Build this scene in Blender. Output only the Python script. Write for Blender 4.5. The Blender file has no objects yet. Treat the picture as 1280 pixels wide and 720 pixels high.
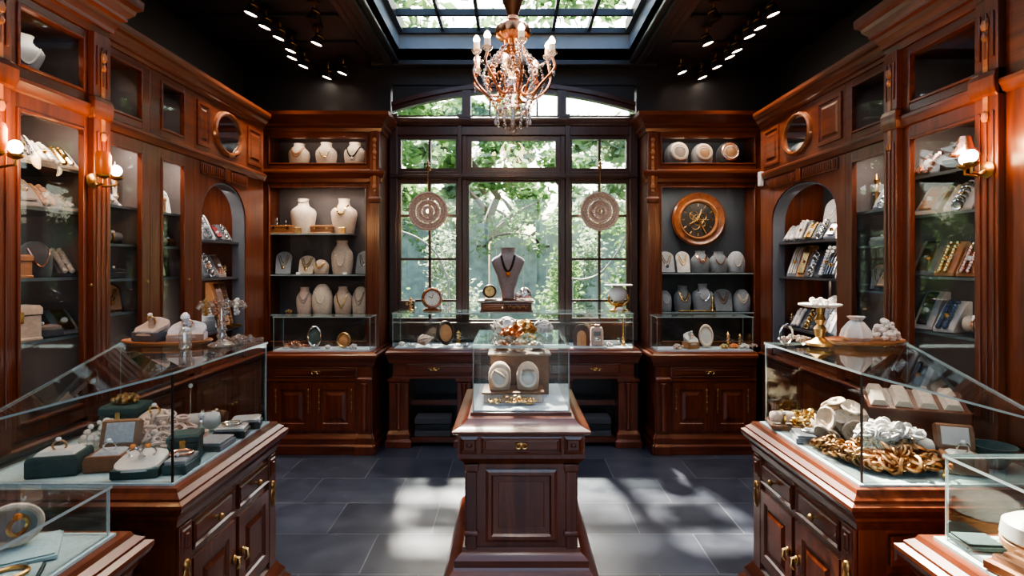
import bpy, bmesh, math, random
from mathutils import Vector, Matrix, noise
rnd = random.Random(7)
PI = math.pi
sc = bpy.context.scene
COL = sc.collection
CAMH, F = 1.6, 700.0

# ------------------------------------------------------------------ materials
MATS = {}
def mat(name, color, rough=.5, metal=0., var=.12, vs=18., bump=0., emit=None, es=0., coat=0., sheen=0., spec=None, trans=0., alpha=1.):
    if name in MATS: return MATS[name]
    m = bpy.data.materials.new(name); m.use_nodes = True
    nt = m.node_tree; b = nt.nodes['Principled BSDF']
    tc = nt.nodes.new('ShaderNodeTexCoord'); nz = nt.nodes.new('ShaderNodeTexNoise')
    nz.inputs['Scale'].default_value = vs; nz.inputs['Detail'].default_value = 4
    nt.links.new(tc.outputs['Object'], nz.inputs['Vector'])
    r = nt.nodes.new('ShaderNodeValToRGB')
    c = color
    r.color_ramp.elements[0].position = .3; r.color_ramp.elements[1].position = .7
    r.color_ramp.elements[0].color = (c[0]*(1-var), c[1]*(1-var), c[2]*(1-var), 1)
    r.color_ramp.elements[1].color = (min(1, c[0]*(1+var)), min(1, c[1]*(1+var)), min(1, c[2]*(1+var)), 1)
    nt.links.new(nz.outputs['Fac'], r.inputs['Fac']); nt.links.new(r.outputs['Color'], b.inputs['Base Color'])
    b.inputs['Roughness'].default_value = rough; b.inputs['Metallic'].default_value = metal
    b.inputs['Coat Weight'].default_value = coat; b.inputs['Coat Roughness'].default_value = .15
    b.inputs['Sheen Weight'].default_value = sheen; b.inputs['Transmission Weight'].default_value = trans
    b.inputs['Alpha'].default_value = alpha
    if spec is not None: b.inputs['Specular IOR Level'].default_value = spec
    if bump:
        bp = nt.nodes.new('ShaderNodeBump'); bp.inputs['Strength'].default_value = bump; bp.inputs['Distance'].default_value = .01
        nt.links.new(nz.outputs['Fac'], bp.inputs['Height']); nt.links.new(bp.outputs['Normal'], b.inputs['Normal'])
    if emit:
        b.inputs['Emission Color'].default_value = (*emit, 1); b.inputs['Emission Strength'].default_value = es
    MATS[name] = m; return m

def wood(name, scale, dark, mid, light, rough=.3):
    m = bpy.data.materials.new(name); m.use_nodes = True
    nt = m.node_tree; N = nt.nodes; L = nt.links; b = N['Principled BSDF']
    tc = N.new('ShaderNodeTexCoord'); mp = N.new('ShaderNodeMapping'); mp.inputs['Scale'].default_value = scale
    L.new(tc.outputs['Object'], mp.inputs['Vector'])
    nz = N.new('ShaderNodeTexNoise'); nz.inputs['Scale'].default_value = 2.6; nz.inputs['Detail'].default_value = 5
    nz.inputs['Roughness'].default_value = .6; nz.inputs['Distortion'].default_value = .6
    L.new(mp.outputs['Vector'], nz.inputs['Vector'])
    r = N.new('ShaderNodeValToRGB'); e = r.color_ramp.elements
    e[0].position = .28; e[0].color = (*dark, 1); e[1].position = .74; e[1].color = (*light, 1)
    x = e.new(.5); x.color = (*mid, 1)
    L.new(nz.outputs['Fac'], r.inputs['Fac']); L.new(r.outputs['Color'], b.inputs['Base Color'])
    b.inputs['Roughness'].default_value = rough; b.inputs['Coat Weight'].default_value = .35; b.inputs['Coat Roughness'].default_value = .18
    bp = N.new('ShaderNodeBump'); bp.inputs['Strength'].default_value = .03; bp.inputs['Distance'].default_value = .004
    L.new(nz.outputs['Fac'], bp.inputs['Height']); L.new(bp.outputs['Normal'], b.inputs['Normal'])
    return m
WD, WM, WL = (.060, .0130, .0052), (.130, .0300, .0105), (.210, .0540, .0190)
M_WV = wood('mahogany_upright_grain', (9, 9, .7), WD, WM, WL)
M_WX = wood('mahogany_level_grain', (.7, 9, 9), WD, WM, WL)
M_WY = wood('mahogany_deep_grain', (9, .7, 9), WD, WM, WL)
M_WDK = wood('dark_window_wood', (9, 9, .7), (.020, .0058, .0038), (.042, .0115, .007), (.065, .018, .0095), .38)
M_WTAN = wood('honey_wood', (.8, 8, 8), (.22, .075, .025), (.36, .14, .05), (.48, .2, .08), .35)

def glass(name, tint, f0=.05, rough=0.0, body=None, bw=0., k=1.):
    m = bpy.data.materials.new(name); m.use_nodes = True
    nt = m.node_tree; N = nt.nodes; L = nt.links
    out = N['Material Output']; N.remove(N['Principled BSDF'])
    tr = N.new('ShaderNodeBsdfTransparent'); tr.inputs['Color'].default_value = (*tint, 1)
    gl = N.new('ShaderNodeBsdfGlossy'); gl.inputs['Roughness'].default_value = rough; gl.inputs['Color'].default_value = (.95, 1, 1, 1)
    lw = N.new('ShaderNodeLayerWeight'); lw.inputs['Blend'].default_value = .5
    p = N.new('ShaderNodeMath'); p.operation = 'POWER'; p.inputs[1].default_value = 4.5
    L.new(lw.outputs['Facing'], p.inputs[0])
    a = N.new('ShaderNodeMath'); a.operation = 'MULTIPLY_ADD'; a.inputs[1].default_value = (.9 - f0)*k; a.inputs[2].default_value = f0
    L.new(p.outputs[0], a.inputs[0])
    mx = N.new('ShaderNodeMixShader'); L.new(a.outputs[0], mx.inputs[0])
    src = tr.outputs[0]
    if body:
        df = N.new('ShaderNodeBsdfDiffuse'); df.inputs['Color'].default_value = (*body, 1)
        m2 = N.new('ShaderNodeMixShader'); m2.inputs[0].default_value = bw
        L.new(tr.outputs[0], m2.inputs[1]); L.new(df.outputs[0], m2.inputs[2]); src = m2.outputs[0]
    L.new(src, mx.inputs[1]); L.new(gl.outputs[0], mx.inputs[2]); L.new(mx.outputs[0], out.inputs['Surface'])
    return m
M_GLASS = glass('clear_case_glass', (.955, .975, .965), .035)
M_EDGE = glass('polished_glass_edge', (.45, .6, .58), .18, .12, (.62, .72, .70), .62)
M_CAB = glass('cabinet_door_glass', (.95, .965, .965), .02, k=.38)
M_WIN = glass('window_glass', (.97, .985, .98), .03)
M_CRYS = glass('crystal', (.90, .80, .74), .22, .03, (.85, .72, .62), .12)
M_SHELF = glass('smoked_shelf_glass', (.45, .52, .55), .10, .06, (.06, .08, .09), .45)
M_SEDGE = mat('dull_glass_shelf_edge', (.10, .125, .135), .35, var=.1)
M_BOTTLE = glass('bottle_glass', (.9, .88, .84), .18, .02, (.8, .75, .7), .15)

M_CREAM = mat('cream_velvet', (.66, .48, .35), .8, sheen=.4, bump=.1, vs=60)
M_IVORY = mat('ivory_linen', (.70, .55, .42), .75, sheen=.3, bump=.1, vs=60)
M_WHITE = mat('white_leatherette', (.60, .57, .535), .45, vs=40, var=.05)
M_GREY = mat('grey_linen', (.21, .22, .235), .8, sheen=.3, bump=.15, vs=80)
M_SILVERF = mat('silver_grey_fabric', (.36, .36, .38), .75, sheen=.3, bump=.15, vs=80)
M_TAUPE = mat('taupe_velvet', (.34, .26, .21), .8, sheen=.4, bump=.1, vs=60)
M_BLUSH = mat('blush_velvet', (.66, .47, .38), .8, sheen=.4, bump=.1, vs=60)
M_CHAR = mat('charcoal_velvet', (.055, .062, .072), .7, sheen=.3, bump=.1, vs=60)
M_GREEN = mat('deep_green_baize', (.050, .085, .080), .8, bump=.1, vs=70)
M_TEAL = mat('pale_teal_lining', (.42, .53, .53), .8, bump=.08, vs=90)
M_PALE = mat('pale_grey_lining', (.55, .60, .66), .75, bump=.06, vs=90)
M_BACK = mat('warm_grey_cabinet_lining', (.125, .104, .106), .8, vs=3, var=.2)
M_BACKB = mat('slate_blue_lining', (.060, .070, .085), .7, vs=3, var=.2)
M_HEAP = mat('mixed_old_gold', (.42, .23, .11), .42, 1., vs=25, var=.5)
M_GOLD = mat('polished_gold', (.86, .56, .22), .25, 1., vs=40)
M_OGOLD = mat('antique_gold', (.55, .33, .13), .36, 1., vs=50, var=.3)
M_SILVER = mat('bright_silver', (.80, .78, .76), .22, 1., vs=40)
M_ROSE = mat('rose_gold', (.80, .45, .32), .26, 1., vs=40)
M_COPPER = mat('aged_copper', (.58, .25, .12), .28, 1., vs=14, var=.3)
M_PEARL = mat('pearl', (.74, .67, .60), .22, coat=.6, vs=12, var=.05)
M_BRASS = mat('old_brass', (.45, .27, .10), .35, 1., vs=30, var=.25)
M_BLACK = mat('black_enamel', (.012, .012, .014), .3)
M_IRON = mat('dark_bronze_iron', (.045, .03, .025), .4, .7)
M_AMBER = mat('orange_amber', (.80, .23, .04), .15, coat=.8, vs=30, var=.3)
M_RUBY = mat('garnet_stone', (.20, .03, .035), .12, coat=.8)
M_SAPH = mat('sapphire_stone', (.06, .085, .14), .15, coat=.8)
M_DIAM = mat('white_gemstone', (.86, .88, .92), .06, coat=1., var=.3, vs=200)
M_LEATH = mat('brown_leather', (.20, .085, .04), .45, bump=.2, vs=50)
M_TANL = mat('tan_leather', (.50, .24, .11), .45, bump=.2, vs=50)
M_STONE = mat('veined_stone', (.62, .58, .55), .5, var=.35, vs=12)
M_LACE = mat('woven_lace', (.55, .40, .31), .7, var=.3, vs=70, bump=.3)
M_LABEL = mat('white_card', (.85, .83, .78), .6, var=.03)
M_SENSOR = mat('white_plastic', (.55, .53, .52), .5, var=.03)
M_CANDLE = mat('candle_wax', (.85, .75, .62), .5, var=.05, emit=(1, .62, .32), es=.5)
M_BULB = mat('glowing_bulb', (1, .8, .5), .4, var=.02, emit=(1, .66, .36), es=30.)
M_SPOTLENS = mat('spotlight_lens', (1, .9, .8), .4, var=.02, emit=(1, .80, .60), es=26.)
M_AMBGL = mat('amber_lamp_glass', (.16, .04, .010), .35, spec=.3, var=.25, emit=(1, .20, .03), es=.22)
M_DIALW = mat('pale_dial', (.70, .66, .56), .5, var=.1)
M_DIALD = mat('dark_skeleton_dial', (.028, .024, .022), .35, var=.3)
M_MIRROR = mat('mirror_glass', (.55, .58, .60), .03, 1., var=.02)
M_WALLD = mat('blue_black_wall_paint', (.012, .015, .021), .6, vs=4, var=.15)
M_CEIL = mat('blue_black_ceiling_paint', (.0125, .0155, .0215), .55, vs=4, var=.15)
M_WELL = mat('blue_grey_skylight_paint', (.26, .34, .41), .5, vs=4, var=.1)
M_TRIMD = mat('dark_blue_trim_paint', (.020, .024, .030), .4, vs=4, var=.1)

def floor_mat():
    m = bpy.data.materials.new('slate_tiles'); m.use_nodes = True
    nt = m.node_tree; N = nt.nodes; L = nt.links; b = N['Principled BSDF']
    tc = N.new('ShaderNodeTexCoord'); mp = N.new('ShaderNodeMapping'); mp.inputs['Location'].default_value = (.17, .12, 0)
    L.new(tc.outputs['Object'], mp.inputs['Vector'])
    br = N.new('ShaderNodeTexBrick'); br.offset = .5; br.inputs['Scale'].default_value = 1
    br.inputs['Brick Width'].default_value = .62; br.inputs['Row Height'].default_value = .43
    br.inputs['Mortar Size'].default_value = .0042; br.inputs['Mortar Smooth'].default_value = .3; br.inputs['Bias'].default_value = -.1
    br.inputs['Color1'].default_value = (.030, .037, .054, 1); br.inputs['Color2'].default_value = (.056, .068, .098, 1)
    br.inputs['Mortar'].default_value = (.115, .125, .145, 1)
    L.new(mp.outputs['Vector'], br.inputs['Vector'])
    nz = N.new('ShaderNodeTexNoise'); nz.inputs['Scale'].default_value = 5; nz.inputs['Detail'].default_value = 8; nz.inputs['Roughness'].default_value = .65
    L.new(tc.outputs['Object'], nz.inputs['Vector'])
    r = N.new('ShaderNodeValToRGB'); r.color_ramp.elements[0].position = .3; r.color_ramp.elements[1].position = .75
    r.color_ramp.elements[0].color = (.6, .6, .62, 1); r.color_ramp.elements[1].color = (1.35, 1.3, 1.25, 1)
    L.new(nz.outputs['Fac'], r.inputs['Fac'])
    mx = N.new('ShaderNodeMix'); mx.data_type = 'RGBA'; mx.blend_type = 'MULTIPLY'; mx.inputs[0].default_value = 1
    L.new(br.outputs['Color'], mx.inputs[6]); L.new(r.outputs['Color'], mx.inputs[7]); L.new(mx.outputs[2], b.inputs['Base Color'])
    rr = N.new('ShaderNodeMapRange'); rr.inputs[3].default_value = .22; rr.inputs[4].default_value = .48
    L.new(nz.outputs['Fac'], rr.inputs[0]); L.new(rr.outputs[0], b.inputs['Roughness'])
    ad = N.new('ShaderNodeMath'); ad.operation = 'MULTIPLY_ADD'; ad.inputs[1].default_value = -1.0
    L.new(br.outputs['Fac'], ad.inputs[0]); 
    n2 = N.new('ShaderNodeMath'); n2.operation = 'MULTIPLY'; n2.inputs[1].default_value = .35; L.new(nz.outputs['Fac'], n2.inputs[0]); L.new(n2.outputs[0], ad.inputs[2])
    bp = N.new('ShaderNodeBump'); bp.inputs['Strength'].default_value = .35; bp.inputs['Distance'].default_value = .006
    L.new(ad.outputs[0], bp.inputs['Height']); L.new(bp.outputs['Normal'], b.inputs['Normal'])
    return m
M_FLOOR = floor_mat()

# ------------------------------------------------------------------ mesh builder
def lerp(a, b, t): return a + (b-a)*t
def curve(pts, k=5):      # points of a smooth curve through pts
    P = [Vector(p) for p in pts]; P = [P[0]*2-P[1]]+P+[P[-1]*2-P[-2]]; out = []
    for a, b, c, d in zip(P, P[1:], P[2:], P[3:]):
        for i in range(k):
            t = i/k; out.append(.5*(2*b+(c-a)*t+(2*a-5*b+4*c-d)*t*t+(3*b-a-3*c+d)*t**3))
    return out+[P[-2]]
class MB:
    def __init__(s): s.bm = bmesh.new()
    def v(s, p): return s.bm.verts.new(p)
    def f(s, vs, mi=0):
        try:
            fc = s.bm.faces.new(vs); fc.material_index = mi; return fc
        except ValueError: return None
    def box(s, x0, x1, y0, y1, z0, z1, mi=0, emi=None, thin=None):
        x0, x1 = min(x0, x1), max(x0, x1); y0, y1 = min(y0, y1), max(y0, y1); z0, z1 = min(z0, z1), max(z0, z1)
        P = [s.v((x, y, z)) for z in (z0, z1) for y in (y0, y1) for x in (x0, x1)]
        Q = ((0, 2, 3, 1), (4, 5, 7, 6), (0, 1, 5, 4), (2, 6, 7, 3), (0, 4, 6, 2), (1, 3, 7, 5)); ax = (2, 2, 1, 1, 0, 0)
        for q, a in zip(Q, ax):
            s.f([P[i] for i in q], emi if (emi is not None and a != thin) else mi)
        return s
    def rings(s, R, closed=True, cap0=True, cap1=True, loop=False, mi=0):
        V = [[s.v(p) for p in r] for r in R]; n = len(V[0])
        rng = range(len(V)) if loop else range(len(V)-1)
        for i in rng:
            A, B = V[i], V[(i+1) % len(V)]
            for j in range(n if closed else n-1):
                k = (j+1) % n; s.f((A[j], A[k], B[k], B[j]), mi)
        if cap0 and not loop: s.f(list(reversed(V[0])), mi)
        if cap1 and not loop: s.f(V[-1], mi)
        return s
    def lathe(s, prof, c=(0, 0, 0), n=20, sx=1, sy=1, flute=0, fl=0., mi=0, cap=True):
        R = []
        for r, z in prof:
            r = max(r, .0004)
            R.append([(c[0]+sx*r*(1+fl*math.cos(flute*2*PI*j/n))*math.cos(2*PI*j/n), c[1]+sy*r*(1+fl*math.cos(flute*2*PI*j/n))*math.sin(2*PI*j/n), c[2]+z) for j in range(n)])
        return s.rings(R, mi=mi, cap0=cap, cap1=cap)
    def tube(s, pts, r, n=8, closed=False, mi=0):
        pts = [Vector(p) for p in pts]; m = len(pts); R = []; up = None
        for i, p in enumerate(pts):
            a = pts[(i-1) % m] if (closed or i > 0) else p; b = pts[(i+1) % m] if (closed or i < m-1) else p
            t = (b-a); t = t.normalized() if t.length > 1e-9 else Vector((0, 0, 1))
            if up is None: up = Vector((0, 0, 1)) if abs(t.z) < .9 else Vector((1, 0, 0))
            u = (up - t*up.dot(t)); u = u.normalized() if u.length > 1e-6 else t.orthogonal().normalized()
            w = t.cross(u); up = u
            rr = r[i] if isinstance(r, (list, tuple)) else r
            R.append([p + u*math.cos(2*PI*j/n)*rr + w*math.sin(2*PI*j/n)*rr for j in range(n)])
        return s.rings(R, loop=closed, mi=mi)
    def ball(s, c, rx, ry=None, rz=None, n=12, mi=0):
        ry = ry or rx; rz = rz or rx; k = max(4, n//2); R = []
        for i in range(1, k):
            a = PI*i/k; R.append([(c[0]+rx*math.sin(a)*math.cos(2*PI*j/n), c[1]+ry*math.sin(a)*math.sin(2*PI*j/n), c[2]-rz*math.cos(a)) for j in range(n)])
        V = [[s.v(p) for p in r] for r in R]; b, t = s.v((c[0], c[1], c[2]-rz)), s.v((c[0], c[1], c[2]+rz))
        for i in range(len(V)-1):
            for j in range(n): s.f((V[i][j], V[i][(j+1) % n], V[i+1][(j+1) % n], V[i+1][j]), mi)
        for j in range(n): s.f((b, V[0][(j+1) % n], V[0][j]), mi); s.f((t, V[-1][j], V[-1][(j+1) % n]), mi)
        return s
    def torus(s, c, R, r, rot=(0, 0, 0), n=20, m=6, sx=1, sz=1, mi=0):   # ring lying in local xz plane (axis y), then rotated
        from mathutils import Euler
        E = Euler(rot).to_matrix()
        return s.tube([Vector(c)+E@Vector((R*sx*math.cos(2*PI*i/n), 0, R*sz*math.sin(2*PI*i/n))) for i in range(n)], r, m, True, mi)
    def prism(s, poly, fn, d0, d1, mi=0):          # fn(a,b,d) -> point
        return s.rings([[fn(a, b, d0) for a, b in poly], [fn(a, b, d1) for a, b in poly]], mi=mi)
    def stack(s, x0, x1, y0, y1, prof, sides=(1, 1, 1, 1), mi=0):   # expanded rectangles piled up: mouldings with mitred corners
        R = [[(x0-o*sides[0], y0-o*sides[2], z), (x1+o*sides[1], y0-o*sides[2], z), (x1+o*sides[1], y1+o*sides[3], z), (x0-o*sides[0], y1+o*sides[3], z)] for o, z in prof]
        return s.rings(R, mi=mi)
    def panel(s, fn, a0, a1, b0, b1, prof):        # nested rectangles on a face: prof = (inset, height)
        R = [[fn(a0+i, b0+i, d), fn(a1-i, b0+i, d), fn(a1-i, b1-i, d), fn(a0+i, b1-i, d)] for i, d in prof]
        return s.rings(R, cap0=False)
    def frame(s, fn, a0, a1, b0, b1, t, d0, d1):   # four bars
        def bx(p0, p1, q0, q1):
            A, B = Vector(fn(p0, q0, d0)), Vector(fn(p1, q1, d1)); s.box(A.x, B.x, A.y, B.y, A.z, B.z)
        bx(a0, a0+t, b0, b1); bx(a1-t, a1, b0, b1); bx(a0+t, a1-t, b0, b0+t); bx(a0+t, a1-t, b1-t, b1); return s
    def bar(s, fn, a0, a1, b0, b1, d0, d1):
        A, B = Vector(fn(a0, b0, d0)), Vector(fn(a1, b1, d1)); s.box(A.x, B.x, A.y, B.y, A.z, B.z); return s
    def xf(s, M):
        bmesh.ops.transform(s.bm, matrix=M, verts=s.bm.verts); return s
    def build(s, name, m, parent=None, org=None, bevel=0., loc=None, rot=None, smooth=True):
        bm = s.bm
        if org is not None: bmesh.ops.translate(bm, vec=-Vector(org), verts=bm.verts)
        bmesh.ops.recalc_face_normals(bm, faces=bm.faces)
        for fc in bm.faces: fc.smooth = smooth
        thr = .3 if 'mahogany' in (m[0] if isinstance(m, (list, tuple)) else m).name else .62
        for e in bm.edges:
            if len(e.link_faces) == 2 and e.calc_face_angle(0) > thr: e.smooth = False
        me = bpy.data.meshes.new(name); bm.to_mesh(me); bm.free()
        for x in (m if isinstance(m, (list, tuple)) else [m]): me.materials.append(x)
        o = bpy.data.objects.new(name, me); COL.objects.link(o)
        if parent: o.parent = parent
        if loc: o.location = loc
        if rot: o.rotation_euler = rot
        if bevel:
            b = o.modifiers.new('soft_edges', 'BEVEL'); b.width = bevel; b.segments = 2; b.limit_method = 'ANGLE'; b.angle_limit = .6
        return o

def tag(o, label, cat, group=None, kind=None):
    if label: o['label'] = label
    if cat: o['category'] = cat
    if group: o['group'] = group
    if kind: o['kind'] = kind
    return o
def thing(name, label, cat, loc=(0, 0, 0), rz=0, group=None):
    o = bpy.data.objects.new(name, None); COL.objects.link(o); o.empty_display_size = .05
    o.location = loc; o.rotation_euler = (0, 0, rz)
    return tag(o, label, cat, group)
def struct(o, label=None):
    o['kind'] = 'structure'
    if label: o['label'] = label
    return o
FY = lambda y: (lambda a, b, d: (a, y-d, b))        # face looking to the camera (-Y)
FXP = lambda x: (lambda a, b, d: (x+d, a, b))       # face looking to +X
FXN = lambda x: (lambda a, b, d: (x-d, a, b))
RAISED = [(0, 0), (0, .010), (.022, .010), (.028, .002), (.045, .002), (.062, .010)]
DRAWER = [(0, 0), (0, .012), (.006, .014), (.012, .006), (.016, .006), (.022, .010)]
def knob_mb(c, r=.014, axis=(0, -1, 0)):
    mb = MB(); mb.lathe([(r*.4, 0), (r*.35, r*.8), (r*.9, r*1.1), (r, r*1.6), (r*.6, r*2.1), (0, r*2.2)], n=12)
    q = Vector((0, 0, 1)).rotation_difference(Vector(axis)).to_matrix().to_4x4()
    return mb.xf(Matrix.Translation(c) @ q)
LS = dict(sun=52., spot=28., chand=38., cab=3., cside=3.2, dress=4.6, sconce=8., counter=48., sky=.85, exp=.28, look='AgX - Medium High Contrast')
# ------------------------------------------------------------------ room shell
RX, YB, YF, CZ = 2.56, 5.42, -1.6, 3.5
struct(MB().box(-RX-.1, RX+.1, YF-.1, YB+.1, -.1, 0).build('floor', M_FLOOR), 'dark slate tile floor')
struct(MB().box(-RX-.1, -RX, YF-.1, YB+.1, 0, CZ).build('wall_left', M_WALLD))
struct(MB().box(RX, RX+.1, YF-.1, YB+.1, 0, CZ).build('wall_right', M_WALLD))
# back wall with one opening for the window group
WX0, WX1, WZ0, WZ1 = -1.16, 1.19, .92, 3.30
mb = MB(); mb.box(-RX, WX0, YB-.07, YB+.1, 0, CZ); mb.box(WX1, RX, YB-.07, YB+.1, 0, CZ)
mb.box(WX0, WX1, YB-.07, YB+.1, 0, WZ0); mb.box(WX0, WX1, YB-.07, YB+.1, WZ1, CZ)
struct(mb.build('wall_back', M_WALLD), 'blue-black back wall around the garden windows')
# front wall, unseen behind the viewer, its wide window added for soft fill
mb = MB(); mb.box(-RX, -1.7, YF-.1, YF, 0, CZ); mb.box(1.7, RX, YF-.1, YF, 0, CZ); mb.box(-1.7, 1.7, YF-.1, YF, 0, .5); mb.box(-1.7, 1.7, YF-.1, YF, 3.1, CZ)
struct(mb.build('wall_front', M_WALLD))
mb = MB()
for x in (-1.7, -.6, .55, 1.64): mb.box(x, x+.06, YF-.08, YF-.02, .5, 3.1)
mb.box(-1.7, 1.7, YF-.08, YF-.02, .5, .56); mb.box(-1.7, 1.7, YF-.08, YF-.02, 3.04, 3.1)
w = struct(mb.build('window_9', M_WDK)); MB().box(-1.7, 1.7, YF-.055, YF-.05, .5, 3.1).build('window_pane', M_WIN, w)
# ceiling with skylight well
SX0, SX1, SY0, SY1, SZ = -1.05, 1.09, .3, 5.2, 3.78
mb = MB(); mb.box(-RX, SX0, YF, YB, CZ, CZ+.1); mb.box(SX1, RX, YF, YB, CZ, CZ+.1); mb.box(SX0, SX1, SY1, YB, CZ, CZ+.1); mb.box(SX0, SX1, YF, SY0, CZ, CZ+.1)
for i in range(9):                                    # shallow ceiling boards
    for a, b in ((-RX, SX0-.28), (SX1+.28, RX)): mb.box(a, b, .6+.52*i, .64+.52*i, CZ-.018, CZ)
struct(mb.build('ceiling', M_CEIL), 'blue-black boarded ceiling')
mb = MB(); mb.box(SX0-.04, SX0, SY0, SY1, CZ+.0, SZ+.04); mb.box(SX1, SX1+.04, SY0, SY1, CZ, SZ+.04); mb.box(SX0-.04, SX1+.04, SY1, SY1+.04, CZ, SZ-.02); mb.box(SX0-.04, SX1+.04, SY0-.04, SY0, CZ, SZ+.04)
struct(mb.build('trim_1', M_WELL), 'blue-grey painted skylight well')
mb = MB()
for k, (d, h) in enumerate(((.05, .035), (.12, .06), (.20, .035), (.26, .018))):
    e = .0 if k == 0 else ((.05, .12, .20)[k-1])
    mb.box(SX0-d, SX0-e, SY0-.2, SY1+.0, CZ-h, CZ); mb.box(SX1+e, SX1+d, SY0-.2, SY1, CZ-h, CZ)
mb.box(SX0-.26, SX1+.26, SY1, SY1+.09, CZ-.05, CZ); mb.box(SX0-.26, SX1+.26, SY1+.09, YB-.075, CZ-.03, CZ)
struct(mb.build('trim_2', M_TRIMD, bevel=.008), 'dark moulded beams round the skylight')
mb = MB()
mb.box(SX0, SX1, SY1-.04, SY1+.04, SZ-.05, SZ+.0); mb.box(SX0, SX0+.05, SY0, SY1-.06, SZ-.05, SZ+.05); mb.box(SX1-.05, SX1, SY0, SY1-.06, SZ-.05, SZ+.05); mb.box(SX0, SX1, SY0, SY0+.05, SZ-.05, SZ+.05)
for x in (-.64, -.305, .38, .71): mb.box(x-.014, x+.014, SY0, SY1, SZ-.03, SZ+.03)
for y in (4.85, 4.0, 3.15, 2.3, 1.45): mb.box(SX0, SX1, y-.016, y+.016, SZ-.03, SZ+.025)
w = struct(mb.build('window_8', M_TRIMD), 'skylight with dark glazing bars')
MB().box(SX0, SX1, SY0, SY1, SZ+.03, SZ+.036).build('window_pane', M_WIN, w)

# ------------------------------------------------------------------ garden windows
WY = 5.35
def pane(x0, x1, z0, z1, par): return MB().box(x0, x1, WY+.028, WY+.034, z0, z1).build('window_pane', M_WIN, par)
fw = FY(WY)
mb = MB()   # posts, rails and cornice of the window wall
for x0, x1 in ((-1.16, -1.085), (-.515, -.475), (.505, .55), (1.115, 1.19)): mb.box(x0, x1, WY-.06, WY+.06, WZ0, 3.02)
for x0, x1 in ((-.475, -.428), (.459, .505)): mb.box(x0, x1, WY-.03, WY+.06, WZ0, 3.02)
mb.box(-1.16, 1.19, WY-.05, WY+.06, 2.40, 2.475); mb.box(-1.16, 1.19, WY-.075, WY+.06, 2.415, 2.445)
mb.box(-1.16, 1.19, WY-.05, WY+.06, 2.82, 3.0); mb.stack(-1.16, 1.19, WY-.05, WY+.06, [(0, 2.90), (.03, 2.92), (.045, 2.95), (.045, 2.97), (.02, 2.985), (0, 2.99)], (0, 0, 1, 0))
mb.box(-1.16, 1.19, WY-.05, WY+.06, .88, 1.045); mb.box(-1.16, 1.19, WY-.09, WY, 1.02, 1.05)
struct(mb.build('trim_3', M_WDK, bevel=.006), 'dark wooden posts and rails between the garden windows')
def side_window(n, x0, x1, xm, zs):
    mb = MB(); mb.frame(fw, x0-.03, x1+.03, 1.05, 2.40, .035, -.03, .025); mb.frame(fw, x0-.03, x1+.03, 2.475, 2.82, .035, -.03, .025)
    mb.box(xm-.011, xm+.011, WY-.015, WY+.03, 1.08, 2.37); mb.box(xm-.011, xm+.011, WY-.015, WY+.03, 2.5, 2.8)
    for z in zs: mb.box(x0, x1, WY-.015, WY+.03, z-.011, z+.011)
    w = struct(mb.build(f'window_{n}', M_WDK)); pane(x0, x1, 1.08, 2.37, w); pane(x0, x1, 2.5, 2.79, w)
side_window(1, -1.062, -.530, -.785, (2.06, 1.646, 1.25)); side_window(3, .566, 1.093, .833, (2.06, 1.646, 1.25))
mb = MB(); mb.frame(fw, -.428, .459, 1.05, 2.40, .018, -.03, .01); mb.frame(fw, -.428, .459, 2.475, 2.82, .045, -.03, .02)
for sx in (-1, 1):      # clipped upper corners of the big pane
    c = .0155+sx*.4435; mb.prism([(c, 2.40), (c, 2.335), (c-sx*.065, 2.40)], lambda a, b, d: (a, WY+d, b), -.02, .03)
w = struct(mb.build('window_2', M_WDK)); pane(-.42, .45, 1.06, 2.39, w); pane(-.39, .42, 2.51, 2.79, w)
# arched top light
def arc(x): return 3.29-.165*((x-.0155)/1.12)**2*1.05
mb = MB(); n = 28
xs = [-1.14+2.31*i/n for i in range(n+1)]
for x0, x1 in zip(xs, xs[1:]):
    for t0, t1, d in ((-.055, -.01, .03), (-.01, .03, .055)):
        mb.rings([[(x, WY-d, arc(x)+t0), (x, WY-d, arc(x)+t1), (x, WY+.04, arc(x)+t1), (x, WY+.04, arc(x)+t0)] for x in (x0, x1)])
mb.box(-1.14, 1.17, WY-.03, WY+.04, 2.99, 3.012)
for x in (-.434, .474): mb.box(x-.042, x+.042, WY-.045, WY+.04, 3.0, 3.25)
for x in (-.21, .24): mb.box(x-.008, x+.008, WY-.01, WY+.03, 3.0, 3.25)
w = struct(mb.build('window_4', M_WDK), 'arched dark top window above the garden windows')
mb = MB(); mb.rings([[(x, WY+.03, 3.0), (x, WY+.03, arc(x)), (x, WY+.036, arc(x)), (x, WY+.036, 3.0)] for x in xs]); mb.build('window_pane', M_WIN, w)
mb = MB()   # wall infill above the arch
for x0, x1 in zip(xs, xs[1:]): mb.rings([[(x, WY+.0, arc(x)+.02), (x, WY, 3.31), (x, WY+.05, 3.31), (x, WY+.05, arc(x)+.02)] for x in (x0, x1)])
struct(mb.build('trim_4', M_WALLD))

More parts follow.
